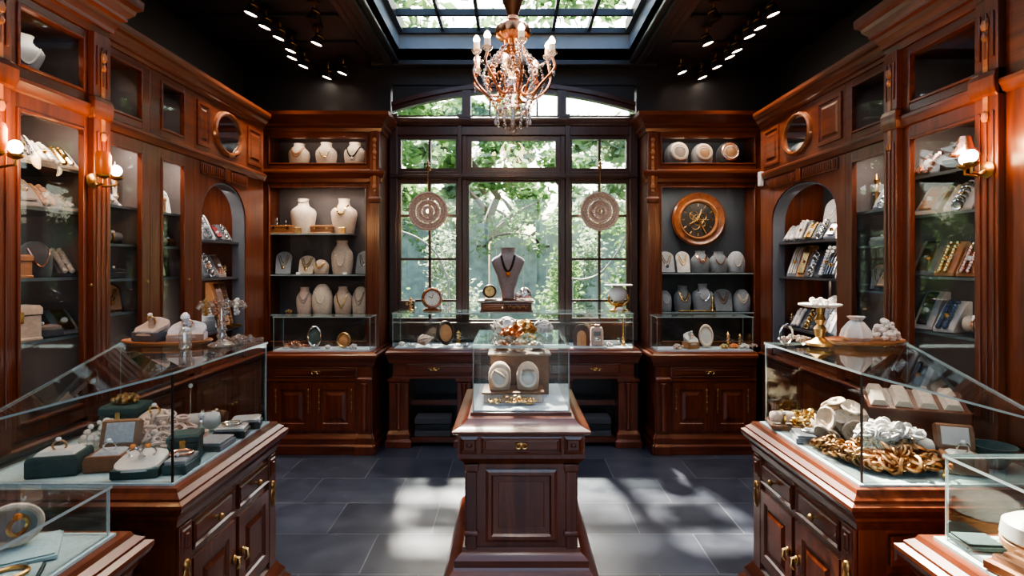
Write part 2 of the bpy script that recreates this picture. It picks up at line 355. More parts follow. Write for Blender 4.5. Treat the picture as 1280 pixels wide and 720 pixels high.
# ------------------------------------------------------------------ garden
M_GRASS = mat('lawn', (.07, .12, .04), .9, var=.5, vs=6)
M_FENCE = mat('weathered_grey_planks', (.36, .40, .39), .8, var=.3, vs=7, bump=.3)
M_BARK = mat('tree_bark', (.10, .075, .055), .9, var=.4, vs=9, bump=.4)
def leafmat(name, c):
    m = mat(name, c, .55, var=.45, vs=1.7)
    nt = m.node_tree; b = nt.nodes['Principled BSDF']; out = nt.nodes['Material Output']
    tl = nt.nodes.new('ShaderNodeBsdfTranslucent'); nt.links.new(b.inputs['Base Color'].links[0].from_socket, tl.inputs['Color'])
    mx = nt.nodes.new('ShaderNodeMixShader'); mx.inputs[0].default_value = .45
    nt.links.new(b.outputs[0], mx.inputs[1]); nt.links.new(tl.outputs[0], mx.inputs[2]); nt.links.new(mx.outputs[0], out.inputs['Surface']); return m
M_LEAF = [leafmat('fresh_leaves', (.16, .27, .10)), leafmat('deep_leaves', (.06, .14, .065)), leafmat('silvery_and_haze_leaves', (.30, .38, .26))]  # last one: silvery shrubs, and far trees paled to stand in for haze
g = MB().box(-14, 14, YB+.15, 26, -.3, -.1).build('ground', M_GRASS); struct(g)
def leaves(mb, c, rx, ry, rz, n, size, r):
    for i in range(n):
        while True:
            p = Vector((r.uniform(-1, 1), r.uniform(-1, 1), r.uniform(-1, 1)))
            if p.length < 1: break
        p = p*(.55+.45*r.random()) if p.length > .3 else p
        q = Vector((c[0]+p.x*rx, c[1]+p.y*ry, c[2]+p.z*rz))
        a = Vector((r.gauss(0, 1), r.gauss(0, 1), r.gauss(0, .6))).normalized(); b = a.orthogonal().normalized()
        b = (b*math.cos(i)+a.cross(b)*math.sin(i)); s = size*r.uniform(.6, 1.3)
        mb.f([mb.v(q-a*s), mb.v(q-b*s*.45), mb.v(q+a*s), mb.v(q+b*s*.45)])
def plant(name, label, cat, loc, blobs, lm, size, trunk=None, group=None, seed=1):
    r = random.Random(seed); root = thing(name, label, cat, loc, 0, group); mb = MB()
    for c, rx, ry, rz, n in blobs: leaves(mb, c, rx, ry, rz, n, size, r)
    mb.build('foliage', lm, root, smooth=False)
    if trunk:
        t = MB(); h, r0 = trunk; pts = [(r.uniform(-.1, .1)*i, r.uniform(-.1, .1)*i, h*i/5) for i in range(6)]; t.tube(pts, [r0*(1-.12*i) for i in range(6)], 9)
        for k in range(5):
            a = k*1.3; z = h*(.55+.09*k); t.tube([(0, 0, z), (math.cos(a)*.6, math.sin(a)*.6, z+.6), (math.cos(a)*1.2, math.sin(a)*1.2, z+.9)], [r0*.5, r0*.3, r0*.12], 6)
        t.build('trunk', M_BARK, root)
    return root
def crown(n, spread, hgt, zc, k, seed):
    r = random.Random(seed); return [((r.uniform(-1, 1)*spread, r.uniform(-1, 1)*spread, zc+r.uniform(-1, 1)*hgt), r.uniform(.45, .8), r.uniform(.45, .8), r.uniform(.35, .6), k) for _ in range(n)]
plant('garden_tree', 'tall leafy tree rising beyond the fence, seen through the left window', 'tree', (-3.7, 9.0, -.1), crown(22, 1.5, 1.5, 5.2, 150, 3), M_LEAF[1], .11, (4.6, .16), 'trees beyond the fence', 3)
plant('garden_tree', 'bright green tree beyond the fence, behind the gate', 'tree', (-.6, 12.5, -.1), crown(20, 2.0, 1.2, 4.6, 160, 5), M_LEAF[0], .13, (4.0, .15), 'trees beyond the fence', 5)
plant('garden_tree', 'pale silvery tree beyond the fence, seen through the right window', 'tree', (4.0, 11.3, -.1), crown(22, 1.5, 1.5, 5.0, 150, 8), M_LEAF[0], .11, (4.6, .15), 'trees beyond the fence', 8)
plant('garden_tree', 'dark tree by the house, glimpsed at the left edge of the skylight', 'tree', (-2.6, 6.6, -.1), crown(14, 1.0, .8, 5.6, 130, 12), M_LEAF[1], .10, (5.0, .13), 'trees beyond the fence', 12)
plant('garden_tree', 'slim tree by the house, glimpsed at the right edge of the skylight', 'tree', (2.7, 6.9, -.1), crown(12, .9, .9, 5.4, 130, 14), M_LEAF[0], .10, (4.8, .12), 'trees beyond the fence', 14)
plant('garden_tree', 'far pale tree behind all others in the garden', 'tree', (4.6, 17, -.1), crown(40, 2.9, 2.0, 3.8, 170, 15), M_LEAF[2], .20, (4.0, .2), 'trees beyond the fence', 15)  # far trees: haze is put into the pale leaf colour
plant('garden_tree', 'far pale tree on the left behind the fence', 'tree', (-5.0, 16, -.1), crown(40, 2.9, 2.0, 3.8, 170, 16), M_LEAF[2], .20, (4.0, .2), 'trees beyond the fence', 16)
plant('sun_dapple_crown', 'added tree crown in the sun path, its gaps dappling the floor', 'tree', (-.4, 8.2, -.1), crown(34, 2.0, .55, 5.75, 75, 21), M_LEAF[0], .12, None, None, 21)  # trunkless crown added in the sun path, gaps shaped to dapple the floor
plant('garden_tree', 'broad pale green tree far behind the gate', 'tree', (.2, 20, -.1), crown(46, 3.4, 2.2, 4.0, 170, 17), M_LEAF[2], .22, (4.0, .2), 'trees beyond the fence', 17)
mb = MB()
for i in range(48):
    x = -4.8+i*.2
    if -.42 < x+.1 < .46: continue
    mb.box(x+.002, x+.198, 9.6, 9.63, -.1, 2.30+.03*(i % 3))
for z in (.3, 1.2, 2.1): mb.box(-4.8, -.42, 9.63, 9.68, z, z+.08); mb.box(.46, 4.8, 9.63, 9.68, z, z+.08)
tag(mb.build('garden_fence', M_FENCE), 'tall grey plank fence at the end of the garden', 'fence')
root = thing('garden_gate', 'arched grey plank gate with a dark iron rim in the fence', 'gate', (.02, 9.55, -.1))
mb = MB(); N_ = 12
for i in range(7):
    x = -.40+i*.115; zt = 2.02+.14*math.cos((x+.055)/.42*PI/2); mb.box(x+.001, x+.114, 0, .04, 0, zt)
mb.build('gate_boards', M_FENCE, root)
MB().tube([(-.62, -.02, 2.0), (-.5, -.02, 2.0)]+[(-.44*math.cos(PI*i/N_), -.02, 2.02+.2*math.sin(PI*i/N_)) for i in range(N_+1)]+[(.5, -.02, 2.0), (.62, -.02, 2.0)], .022, 6).build('iron_rim', M_IRON, root)
plant('ivy', 'ivy trailing along the top of the grey fence', 'ivy', (0, 9.38, 2.28), [((-3.8+i*.30, 0, .14*math.sin(i*2.1)-.12*(i % 3)), .30, .14, .26+.1*(i % 2), 60) for i in range(26)], M_LEAF[0], .06, None, None, 30)
for i, (x, y, r_, h, lm, lab) in enumerate(((-.72, 7.9, .50, 1.5, 2, 'silvery leafy shrub in the garden left of the gate'), (.70, 7.8, .45, 1.35, 0, 'bright green shrub in the garden right of the gate'), (-1.75, 7.5, .55, 1.6, 0, 'dark green shrub outside the left garden window'), (1.75, 7.6, .55, 1.7, 0, 'deep green shrub outside the right garden window'),
        (-.1, 7.0, .38, .52, 2, 'low silvery plant outside below the tall necklace bust'), (1.15, 8.8, .35, 1.5, 2, 'pale shrub by the fence near the right window post'), (-2.7, 8.4, .8, 1.3, 0, 'tall shrub at the far left of the garden'), (2.9, 8.5, .8, 1.3, 0, 'tall shrub at the far right of the garden'))):
    plant('garden_shrub', lab, 'shrub', (x, y, -.1), [((rnd.uniform(-.5, .5)*r_, rnd.uniform(-.4, .4)*r_, h*(.3+.23*k)), r_*.75, r_*.7, h*.4, 420) for k in range(5)], M_LEAF[lm], .042, None, 'garden shrubs', 40+i)
root = thing('garden_rail', 'thin pale curved metal handrail outside the left window', 'handrail', (-1.05, 6.6, -.1))
MB().tube(curve([(-.3, 0, 2.1), (-.05, 0, 2.0), (.16, 0, 1.82), (.3, 0, 1.5)]), .012, 6).build('rail', M_SENSOR, root); MB().tube([(-.28, 0, 0), (-.28, 0, 2.1)], .014, 6).build('post', M_SENSOR, root); MB().tube([(.3, 0, 0), (.3, 0, 1.5)], .014, 6).build('post', M_SENSOR, root)
root = thing('garden_rail', 'thin pale curved metal handrail outside the right window', 'handrail', (1.05, 6.6, -.1))
MB().tube(curve([(-.36, 0, 1.53), (-.2, 0, 1.52), (.0, 0, 1.6), (.2, 0, 1.85), (.32, 0, 2.1)]), .012, 6).build('rail', M_SENSOR, root); MB().tube([(-.34, 0, 0), (-.34, 0, 1.53)], .014, 6).build('post', M_SENSOR, root); MB().tube([(.3, 0, 0), (.3, 0, 2.06)], .014, 6).build('post', M_SENSOR, root)

# ------------------------------------------------------------------ fitted wall cabinets (local frame: front looks to -y, x along the wall)
def flutes(mb, x0, x1, z0, z1, y):
    n = 3; w = (x1-x0)/(2*n+1)
    for i in range(n): mb.box(x0+w*(2*i+1), x0+w*(2*i+2), y-.006, y, z0, z1)
def pilaster(root, x0, x1, zt, y=-.0, zmid=2.35):
    mb = MB(); mb.box(x0, x1, y-.03, y+.03, .86, zt); mb.stack(x0, x1, y-.03, y+.03, [(0, zmid-.06), (.01, zmid-.05), (.018, zmid-.02), (.018, zmid+.02), (.01, zmid+.04), (0, zmid+.05)], (x0 > 0, x0 < 0, 1, 0))
    flutes(mb, x0, x1, .95, zmid-.12, y-.03); flutes(mb, x0, x1, zmid+.1, zt-.06, y-.03)
    p = mb.build('pilaster', M_WV, root, bevel=.003)
    mb = MB(); c = (x0+x1)/2
    mb.box(c-.012, c+.012, y-.034, y-.03, zmid-.16, zmid+.27)
    for z, r in ((zmid+.24, .02), (zmid+.19, .014), (zmid-.14, .018)): mb.ball((c, y-.036, z), r, .012, r*1.3, 8)
    mb.build('carved_rosette', M_WTAN, p)
def base_cab(root, w, D, doors=2):
    mb = MB(); mb.box(-w/2, w/2, .015, D, .10, .84); mb.stack(-w/2, w/2, .0, D, [(.02, 0), (.02, .07), (.012, .09), (0, .11)], (0, 0, 1, 0)); mb.stack(-w/2, w/2, 0, D, [(0, .82), (.02, .835), (.025, .85), (.015, .86), (0, .86)], (0, 0, 1, 0))
    mb.build('base_cabinet', M_WV, root, bevel=.003)
    dw = (w-.06)/doors
    for k in range(doors):
        x = -w/2+.03+k*dw; d = MB().panel(FY(.015), x+.008, x+dw-.008, .15, .80, [(0, 0), (0, .012), (.05, .012), (.056, .004), (.075, .004), (.1, .012)]).build('door', M_WV, root)
        knob_mb((x+(dw-.03 if k == 0 else .03), .003, .55), .01).build('knob', M_BRASS, d)
def wall_cabinet(label, side, yc, w, face, shelves, s0=.08, s1=.08, pil=(), ztop=2.74, group=None, trans=True, back=M_BACK):
    D = RX-.005-face; root = thing('display_cabinet', label, 'cabinet', (side*face, yc, 0), -side*PI/2, group)
    a, b = -w/2, w/2; base_cab(root, w, D, 1)
    for x in (a, b-.02): MB().box(x, x+.02, .03, D-.02, .86, ztop).build('side_panel', back, root)
    MB().box(a, b, D-.02, D, .86, ztop).build('back_panel', back, root)
    MB().box(a+.02, b-.02, .03, D-.02, ztop-.02, ztop).build('top_board', M_WX, root)
    MB().box(a+.02, b-.02, .03, D-.02, 2.32, 2.345).build('transom_floor', M_WX, root)
    MB().box(a+.02, b-.02, .03, D-.02, .86, .88).build('bottom_board', M_WX, root)
    for z in shelves:
        s = MB().box(a+.022, b-.022, .045, D-.022, z-.014, z, 0, 1, 2).build('shelf', [M_SHELF, M_SEDGE], root)
    f = MB(); fn = FY(0)
    f.bar(fn, a, a+s0, .88, 2.30, -.03, .0); f.bar(fn, b-s1, b, .88, 2.30, -.03, 0); f.bar(fn, a+s0, b-s1, .88, .94, -.03, 0); f.bar(fn, a+s0, b-s1, 2.235, 2.30, -.03, 0)
    f.frame(fn, a+s0-.001, b-s1+.001, .939, 2.236, .014, -.02, .008)
    d = f.build('door', M_WV, root, bevel=.003); MB().box(a+s0, b-s1, .018, .022, .94, 2.235).build('glass_pane', M_CAB, d)
    knob_mb((b-s1+.02, -.005, 1.5), .009).build('knob', M_BRASS, d)
    f = MB(); f.bar(fn, a, a+s0, 2.34, ztop, -.03, 0); f.bar(fn, b-s1, b, 2.34, ztop, -.03, 0); f.bar(fn, a+s0, b-s1, 2.34, 2.405, -.03, 0); f.bar(fn, a+s0, b-s1, ztop-.04, ztop, -.03, 0)
    f.frame(fn, a+s0-.001, b-s1+.001, 2.404, ztop-.039, .014, -.02, .008)
    t = f.build('transom_door', M_WX, root, bevel=.003); MB().box(a+s0, b-s1, .018, .022, 2.405, ztop-.04).build('glass_pane', M_CAB, t)
    MB().stack(a, b, 0, .03, [(0, 2.295), (.012, 2.30), (.02, 2.32), (.03, 2.335), (.03, 2.35), (.015, 2.36), (0, 2.365)], (0, 0, 1, 0)).build('middle_rail', M_WX, root)
    for x0, x1 in pil: pilaster(root, x0, x1, ztop)
    return root
def niche_cabinet(label, side, y0, y1, o0, o1, shelves, mir, pan, face=2.1):
    # o0,o1: opening ends along Y; local x runs towards +Y for the left wall and towards -Y for the right one
    D = RX-.005-face; yc = (y0+y1)/2; w = y1-y0; root = thing('arched_niche', label, 'cabinet', (side*face, yc, 0), -side*PI/2)
    tx = lambda y: (y-yc)*(-side); a, b = -w/2, w/2; p0, p1 = sorted((tx(o0), tx(o1))); c = (p0+p1)/2; hw = (p1-p0)/2
    base_cab(root, w, D, 2); zs, zt = 1.90, 2.30; n = 18
    pts = [(c-hw*math.cos(PI*i/n), zs+(2.195-zs)*math.sin(PI*i/n)**.8) for i in range(n+1)]
    mb = MB(); mb.box(a, p0, 0, .03, .86, zt); mb.box(p1, b, 0, .03, .86, zt)
    for (xa, za), (xb, zb) in zip(pts, pts[1:]): mb.rings([[(xa, 0, za), (xa, 0, zt), (xa, .03, zt), (xa, .03, za)], [(xb, 0, zb), (xb, 0, zt), (xb, .03, zt), (xb, .03, zb)]])
    mb.build('arched_front', M_WV, root)
    mb = MB(); path = [(p0, .88)]+pts+[(p1, .88)]
    R = []
    for i, (x, z) in enumerate(path):
        d = Vector((x-c, 0, z-zs)) if z > zs else Vector((x-c, 0, 0)); d = d.normalized()
        R.append([(x-d.x*.004, .008, z-d.z*.004), (x-d.x*.004, .10, z-d.z*.004), (x-d.x*.016, .10, z-d.z*.016), (x-d.x*.016, .008, z-d.z*.016)])
    mb.rings(R); mb.build('arch_lining', M_SILVERL, root)
    mb = MB(); mb.box(a, a+.02, .03, D-.02, .86, 2.74); mb.box(b-.02, b, .03, D-.02, .86, 2.74); mb.box(p0-.05, p0-.03, .03, D-.02, .88, 2.26); mb.box(p1+.03, p1+.05, .03, D-.02, .88, 2.26)
    mb.box(a+.02, b-.02, .03, D-.02, 2.26, 2.28); mb.box(a+.02, b-.02, .03, D-.02, .86, .88); mb.build('side_panel', M_WV, root)
    MB().box(a, b, D-.02, D, .86, 2.74).build('back_panel', M_BACKB, root)
    # arched rim and lighter arched panel on the back
    ip = [(c+(x-c)*.82, zs+(z-zs)*.86) for x, z in pts]
    mb = MB(); poly = [(c-hw*.82, .9)]+ip+[(c+hw*.82, .9)]; mb.prism(poly, lambda x, z, d: (x, D-.02-d, z), 0, .006); mb.build('arched_panel', M_BACK, root)
    mb = MB(); mb.tube([(x, D-.03, z) for x, z in poly], .014, 6); mb.build('arched_rim', M_WV, root)
    for z in shelves: MB().box(p0-.028, p1+.028, .05, D-.028, z-.016, z).build('shelf', M_SHELFW, root); 
    mb = MB(); k = int(w/.03)   # fluted frieze above the arch
    fx0, fx1 = p0-.02, p1+.02; mb.box(fx0, fx1, -.008, .0, 2.21, 2.292)
    for i in range(int((fx1-fx0)/.026)):
        if abs(i-(fx1-fx0)/.052) < 1.2: continue
        mb.box(fx0+.008+i*.026, fx0+.020+i*.026, -.016, -.008, 2.222, 2.282)
    mb.box(c-.03, c+.03, -.022, -.008, 2.20, 2.295); mb.build('carved_frieze', M_WV, root, bevel=.003)
    MB().stack(a, b, 0, .03, [(0, 2.295), (.012, 2.30), (.02, 2.32), (.03, 2.335), (.03, 2.35), (.015, 2.36), (0, 2.365)], (0, 0, 1, 0)).build('middle_rail', M_WX, root)
    mb = MB(); mb.box(a, b, 0, .03, 2.34, 2.74); mb.build('upper_board', M_WX, root)
    my, mw, mh = mir; mx = tx(my)
    o = MB()
    R = []
    for i in range(28):
        t = 2*PI*i/28; cx, cz = math.cos(t), math.sin(t); R.append([(mx+(mw+k1)*cx, -d, 2.555+(mh+k1)*cz) for k1, d in ((-.018, .004), (-.014, .02), (0, .026), (.014, .018), (.02, .0))])
    o.rings(R, closed=False, loop=True, cap0=False, cap1=False); fr = o.build('mirror_frame', M_WTAN2, root)
    o = MB(); o.f([o.v((mx+mw*math.cos(2*PI*i/28), -.006, 2.555+mh*math.sin(2*PI*i/28))) for i in range(28)]); o.build('oval_mirror', M_MIRROR, fr)
    for (q0, q1) in pan:
        e0, e1 = sorted((tx(q0), tx(q1))); MB().panel(FY(0), e0, e1, 2.40, 2.70, RAISED).build('raised_panel', M_WX, root)
    return root
M_SILVERL = mat('pale_grey_arch_paint', (.13, .145, .17), .5, vs=5)
M_SHELFW = mat('dark_edge_shelf', (.075, .070, .072), .3, vs=20, coat=.4)
M_WTAN2 = wood('warm_polished_frame_wood', (5, 5, 5), (.10, .028, .009), (.2, .06, .02), (.3, .1, .035), .25)
SH_T, SH_B = (1.92, 1.71, 1.52, 1.335), (2.04, 1.845, 1.54, 1.27)
SH_N = (1.77, 1.50, 1.11)
niche_cabinet('arched open niche under an oval mirror on the left wall', -1, 3.70, 4.73, 3.79, 4.42, SH_N, (4.14, .19, .148), ((4.44, 4.69), (3.73, 3.89)))
wall_cabinet('narrow glazed cabinet next to the left arched niche', -1, 3.475, .45, 2.1, SH_T[:3], .10, .11)
wall_cabinet('glazed cabinet behind the oval wooden tray, left wall', -1, 3.00, .50, 2.1, SH_T, .07, .07)
wall_cabinet('tall glazed cabinet with two wall lamps, projecting from the left wall', -1, 2.425, .65, 2.0, SH_B, .16, .13, ((-.325, -.22), (.215, .325)), 2.70)
wall_cabinet('glazed cabinet cut off by the left picture edge', -1, 1.70, .80, 2.0, (1.845, 1.27), .1, .1, (), 2.70)
niche_cabinet('arched open niche under a round mirror on the right wall', 1, 3.53, 4.73, 3.62, 4.53, SH_N, (4.12, .185, .140), ((3.56, 3.84), (4.40, 4.66)))
wall_cabinet('glazed cabinet behind the glowing tray, right wall', 1, 3.25, .56, 2.1, SH_T[:2]+(1.44,), .07, .13)
wall_cabinet('tall glazed cabinet with the bell-shaded lamp, right wall', 1, 2.62, .70, 2.0, SH_B, .15, .13, ((-.35, -.25), (.235, .35)), 2.70)
wall_cabinet('glazed cabinet cut off by the right picture edge', 1, 1.86, .82, 2.0, (1.845, 1.27), .14, .1, (), 2.70)
CRN = lambda z: [(0, z), (.008, z), (.012, z+.02), (.024, z+.026), (.024, z+.04), (.040, z+.06), (.044, z+.075), (.060, z+.085), (.066, z+.10), (.066, z+.125), (0, z+.13)]
CRB = lambda z: [(0, z), (.01, z), (.014, z+.035), (.028, z+.04), (.028, z+.06), (.045, z+.085), (.05, z+.105), (.068, z+.115), (.068, z+.13), (.09, z+.155), (.095, z+.175), (.115, z+.19), (.118, z+.205), (.118, z+.235), (0, z+.24)]
n = 1
for sd, yb in ((-1, 2.752), (1, 2.972)):
    x = sorted((sd*2.1, sd*2.55)); s = (1, 0, 0, 0) if sd > 0 else (0, 1, 0, 0)
    struct(MB().stack(x[0], x[1], yb, 4.73, CRN(2.74), s).build(f'trim_{4+n}', M_WY), 'mahogany crown moulding above the side cabinets'); n += 1
    x = sorted((sd*2.0, sd*2.55)); s = (1, 0, 0, 1) if sd > 0 else (0, 1, 0, 1)
    struct(MB().stack(x[0], x[1], 1.3, yb-.003, CRB(2.70), s).build(f'trim_{4+n}', M_WY), 'deep mahogany crown moulding above the projecting cabinets'); n += 1

# ------------------------------------------------------------------ back dressers (base cabinet + glazed hutch)
def dresser(label, x0, x1, px0, px1, inner, back, sh):
    # px: pilaster beside the window; inner: +1 if the window is on the +x side
    root = thing('display_dresser', label, 'cabinet', ((x0+x1)/2, 5.0, 0), 0); O = root.location.copy()
    bl = lambda mb, nm, m, par=root, bv=0.: mb.build(nm, m, par, O, bv)
    yf, yh, yb = 4.72, 5.0, 5.345
    s = (0, 1, 1, 0) if inner > 0 else (1, 0, 1, 0)
    bl(MB().stack(x0, x1, yf, yb, [(.03, 0), (.03, .07), (.02, .085), (.02, .13), (.01, .15), (0, .17)], s), 'plinth', M_WX, bv=.003)
    bl(MB().box(x0, x1, yf, yb, .17, .78), 'base_carcass', M_WV)
    bl(MB().stack(x0, x1, yf, yb, [(0, .735), (.012, .74), (.02, .76), (.035, .80), (.045, .815), (.045, .835), (.03, .845), (.025, .86), (0, .86)], s), 'countertop', M_WX)
    d = bl(MB().panel(FY(yf), x0+.06, x1-.13 if inner > 0 else x1-.06, .645, .73, DRAWER) if inner > 0 else MB().panel(FY(yf), x0+.13, x1-.06, .645, .73, DRAWER), 'drawer', M_WX)
    cx = (x0+x1)/2+(-.03 if inner > 0 else .03)
    mb = MB(); [mb.torus((cx+k*.022, yf-.018, .688), .013, .004, n=12, m=5) for k in (-1, 1)]; mb.ball((cx, yf-.018, .692), .009, .006, .012, 8); mb.build('drawer_pull', M_GOLD, d, O)
    bl(MB().box(x0+.0, x1, yf-.012, yf, .615, .635), 'moulding_strip', M_WX)
    d0, d1 = (x0+.05, x1-.15) if inner > 0 else (x0+.15, x1-.05); dm = (d0+d1)/2
    for k, (a, b) in enumerate(((d0, dm-.02), (dm+.02, d1))):
        dr = bl(MB().panel(FY(yf), a, b, .20, .60, [(0, 0), (0, .012), (.055, .012), (.062, .003), (.08, .003), (.105, .012)]), 'door', M_WV)
        for xx in (a+.025, b-.025):
            mb = MB(); [mb.ball((xx, yf-.016, .54-.026*i), .006 if i % 2 else .009, .008, .013, 8) for i in range(8)]; mb.build('carved_drop', M_BRASS, dr, O)
    pa, pb = (x1-.12, x1-.01) if inner > 0 else (x0+.01, x0+.12)
    mb = MB(); mb.box(pa, pb, yf-.02, yf, .17, .735); mb.stack(pa, pb, yf-.02, yf, [(0, .60), (.012, .615), (.012, .635), (0, .65)], (1, 1, 1, 0)); mb.stack(pa, pb, yf-.02, yf, [(.025, 0), (.025, .07), (.014, .09), (.014, .14), (0, .17)], (1, 1, 1, 0)); mb.lathe([(.028, .2), (.03, .22), (.022, .26), (.024, .5), (.03, .56), (.03, .6)], ((pa+pb)/2, yf-.022, 0), 24); bl(mb, 'base_pilaster', M_WV, bv=.003)
    # hutch
    bx0, bx1 = x0, x1
    x0, x1 = (x0-.18, x1) if inner > 0 else (x0, x1+.18)
    bl(MB().box(x0, x0+.03, yh+.03, yb, .86, 2.78).box(x1-.03, x1, yh+.03, yb, .86, 2.78), 'side_panel', M_WV)
    bl(MB().box(x0, x1, yb-.015, yb, .86, 2.78), 'back_panel', back)
    bl(MB().box(x0+.03, x1-.03, yh+.03, yb-.015, 2.755, 2.78), 'top_board', M_WX); bl(MB().box(x0+.03, x1-.03, yh+.03, yb-.015, 2.455, 2.50), 'transom_floor', M_WX)
    g0, g1 = (x0+.03, px0) if inner > 0 else (px1, x1-.03); fn = FY(yh)
    f = MB(); f.bar(fn, g0-.03, g0+.035, .86, 2.78, -.03, 0); f.bar(fn, g1-.035, g1+.03, .86, 2.78, -.03, 0); f.bar(fn, g0+.035, g1-.035, 2.29, 2.33, -.03, 0); f.bar(fn, g0+.035, g1-.035, .86, .90, -.03, 0)
    f.frame(fn, g0+.034, g1-.034, .90, 2.291, .012, -.02, .008); d = bl(f, 'door', M_WV, bv=.003); MB().box(g0+.035, g1-.035, yh+.018, yh+.022, .9, 2.29).build('glass_pane', M_CAB, d, O)
    f = MB(); f.bar(fn, g0+.035, g1-.035, 2.44, 2.49, -.03, 0.004); f.bar(fn, g0+.035, g1-.035, 2.735, 2.78, -.03, 0.004); f.frame(fn, g0+.033, g1-.033, 2.488, 2.737, .014, -.02, .012); d = bl(f, 'transom_door', M_WX, bv=.003); MB().box(g0+.035, g1-.035, yh+.018, yh+.022, 2.49, 2.735).build('glass_pane', M_CAB, d, O)
    bl(MB().stack(x0, x1, yh, yh+.03, [(0, 2.32), (.015, 2.33), (.02, 2.36), (.035, 2.385), (.045, 2.41), (.045, 2.425), (.02, 2.44), (0, 2.45)], s), 'middle_cornice', M_WX)
    mb = MB(); mb.box(px0, px1, yh-.03, yh+.03, .86, 2.78); flutes(mb, px0+.01, px1-.01, .95, 2.1, yh-.03); mb.stack(px0, px1, yh-.03, yh+.03, [(0, 2.14), (.01, 2.15), (.015, 2.18), (0, 2.2)], (1, 1, 1, 0)); p = bl(mb, 'pilaster', M_WV, bv=.003)
    mb = MB(); c = (px0+px1)/2
    mb.box(c-.012, c+.012, yh-.034, yh-.03, 2.22, 2.72)
    for z, r in ((2.70, .022), (2.645, .018), (2.59, .022), (2.535, .016), (2.29, .024), (2.245, .018)): mb.ball((c, yh-.034, z), r*.9, .014, r, 8)
    mb.build('carved_rosette', M_WTAN, p, O)
    bl(MB().stack(x0, x1, yh, yb, [(0, 2.78), (.008, 2.78), (.015, 2.81), (.035, 2.83), (.035, 2.85), (.06, 2.88), (.09, 2.915), (.095, 2.945), (0, 2.95)], s), 'crown_moulding', M_WX)
    shelf_z = sh
    for i, z in enumerate(shelf_z):
        a, b = (x0+.035, x1-.035)
        if inner > 0 and i == 0: b = x1-.30
        bl(MB().box(a, b, yh+.06, yb-.02, z-.012, z, 0, 1, 2), 'shelf', [M_SHELF, M_EDGE])
    return root
BSH_L, BSH_R = (1.877, 1.505, 1.145), (1.52, 1.165)
dresser('mahogany dresser with cream necklace busts, left of the garden windows', -2.06, -1.175, -1.262, -1.178, 1, M_BACK, BSH_L)
dresser('mahogany dresser with the round wall clock, right of the garden windows', 1.205, 2.06, 1.208, 1.292, -1, M_BACKB, BSH_R)
o = MB().box(2.065, 2.095, 4.655, 4.71, 2.25, 2.37).build('wall_sensor', M_SENSOR, bevel=.005); tag(o, 'small white sensor box fixed beside the right arched niche', 'sensor'); 
# ------------------------------------------------------------------ jewellery and display pieces (built facing -y, standing on z = 0)
BP = dict(
 shoulder=[(0, .74, .54), (.03, .76, .56), (.25, .86, .60), (.48, .98, .66), (.62, 1.0, .66), (.70, .88, .60), (.76, .62, .50), (.81, .44, .42), (.88, .38, .38), (.96, .38, .38), (1.0, .44, .42)],
 mound=[(0, .88, .62), (.04, .92, .66), (.35, 1.0, .70), (.60, .98, .66), (.76, .86, .56), (.88, .66, .46), (.96, .46, .36), (1.0, .22, .22)],
 neck=[(0, .82, .56), (.05, .86, .60), (.30, .96, .66), (.50, 1.0, .66), (.64, .95, .60), (.74, .76, .52), (.82, .56, .46), (.92, .46, .42), (1.0, .52, .44)],
 taper=[(0, .34, .34), (.02, .40, .38), (.12, .40, .36), (.45, .66, .46), (.66, .94, .56), (.74, 1.0, .56), (.80, .88, .50), (.85, .56, .42), (.90, .42, .38), (.97, .44, .40), (1.0, .50, .44)])
def interp(P, t):
    for a, b in zip(P, P[1:]):
        if t <= b[0]: k = (t-a[0])/(b[0]-a[0]); return lerp(a[1], b[1], k), lerp(a[2], b[2], k)
    return P[-1][1:]
def bust(root, h=.2, w=.17, m=None, style='neck', nm=None, beads=False, pend=None, lean=.0, drop=.5, top=.80, depth=.75, rows=1, wide=.62):
    P = BP[style]; hw0, d0 = w/2, w/2*depth; n = 24; R = []
    for t, a, d in P:
        r = []
        for j in range(n):
            th = 2*PI*j/n; c, s = math.cos(th), math.sin(th); k = .82
            r.append((hw0*a*math.copysign(abs(c)**k, c), d0*d*1.6*math.copysign(abs(s)**k, s)+lean*h*t, h*t))
        R.append(r)
    b = MB().rings(R).build('bust_form', m, root)
    def surf(x, z):
        a, d = interp(P, max(0, min(1, z/h))); q = min(.98, abs(x)/(hw0*a+1e-6)); return -(d0*d*1.6)*(1-q**2.4)**.42+lean*z
    if nm:
        for r_ in range(rows):
            dr = drop*(1-.28*r_); pts = []
            for i in range(17):
                t = -1+2*i/16; x = hw0*wide*t*(1-.12*r_); z = h*(top-dr*(1-abs(t)**2.1)); a, _ = interp(P, z/h); x = max(-hw0*a*.96, min(hw0*a*.96, x)); pts.append((x, surf(x, z)-.003, z))
            mb = MB()
            if beads: [mb.ball(p, w*.034, n=7) for p in pts]
            else: mb.tube(pts, w*.034, 6)
            nk = mb.build('necklace', nm, root)
            if pend and r_ == 0:
                z = h*(top-dr)-w*.07; MB().ball((0, surf(0, z)-.004, z), w*.075, w*.04, w*.085, 10).build('pendant', pend, nk)
    return b
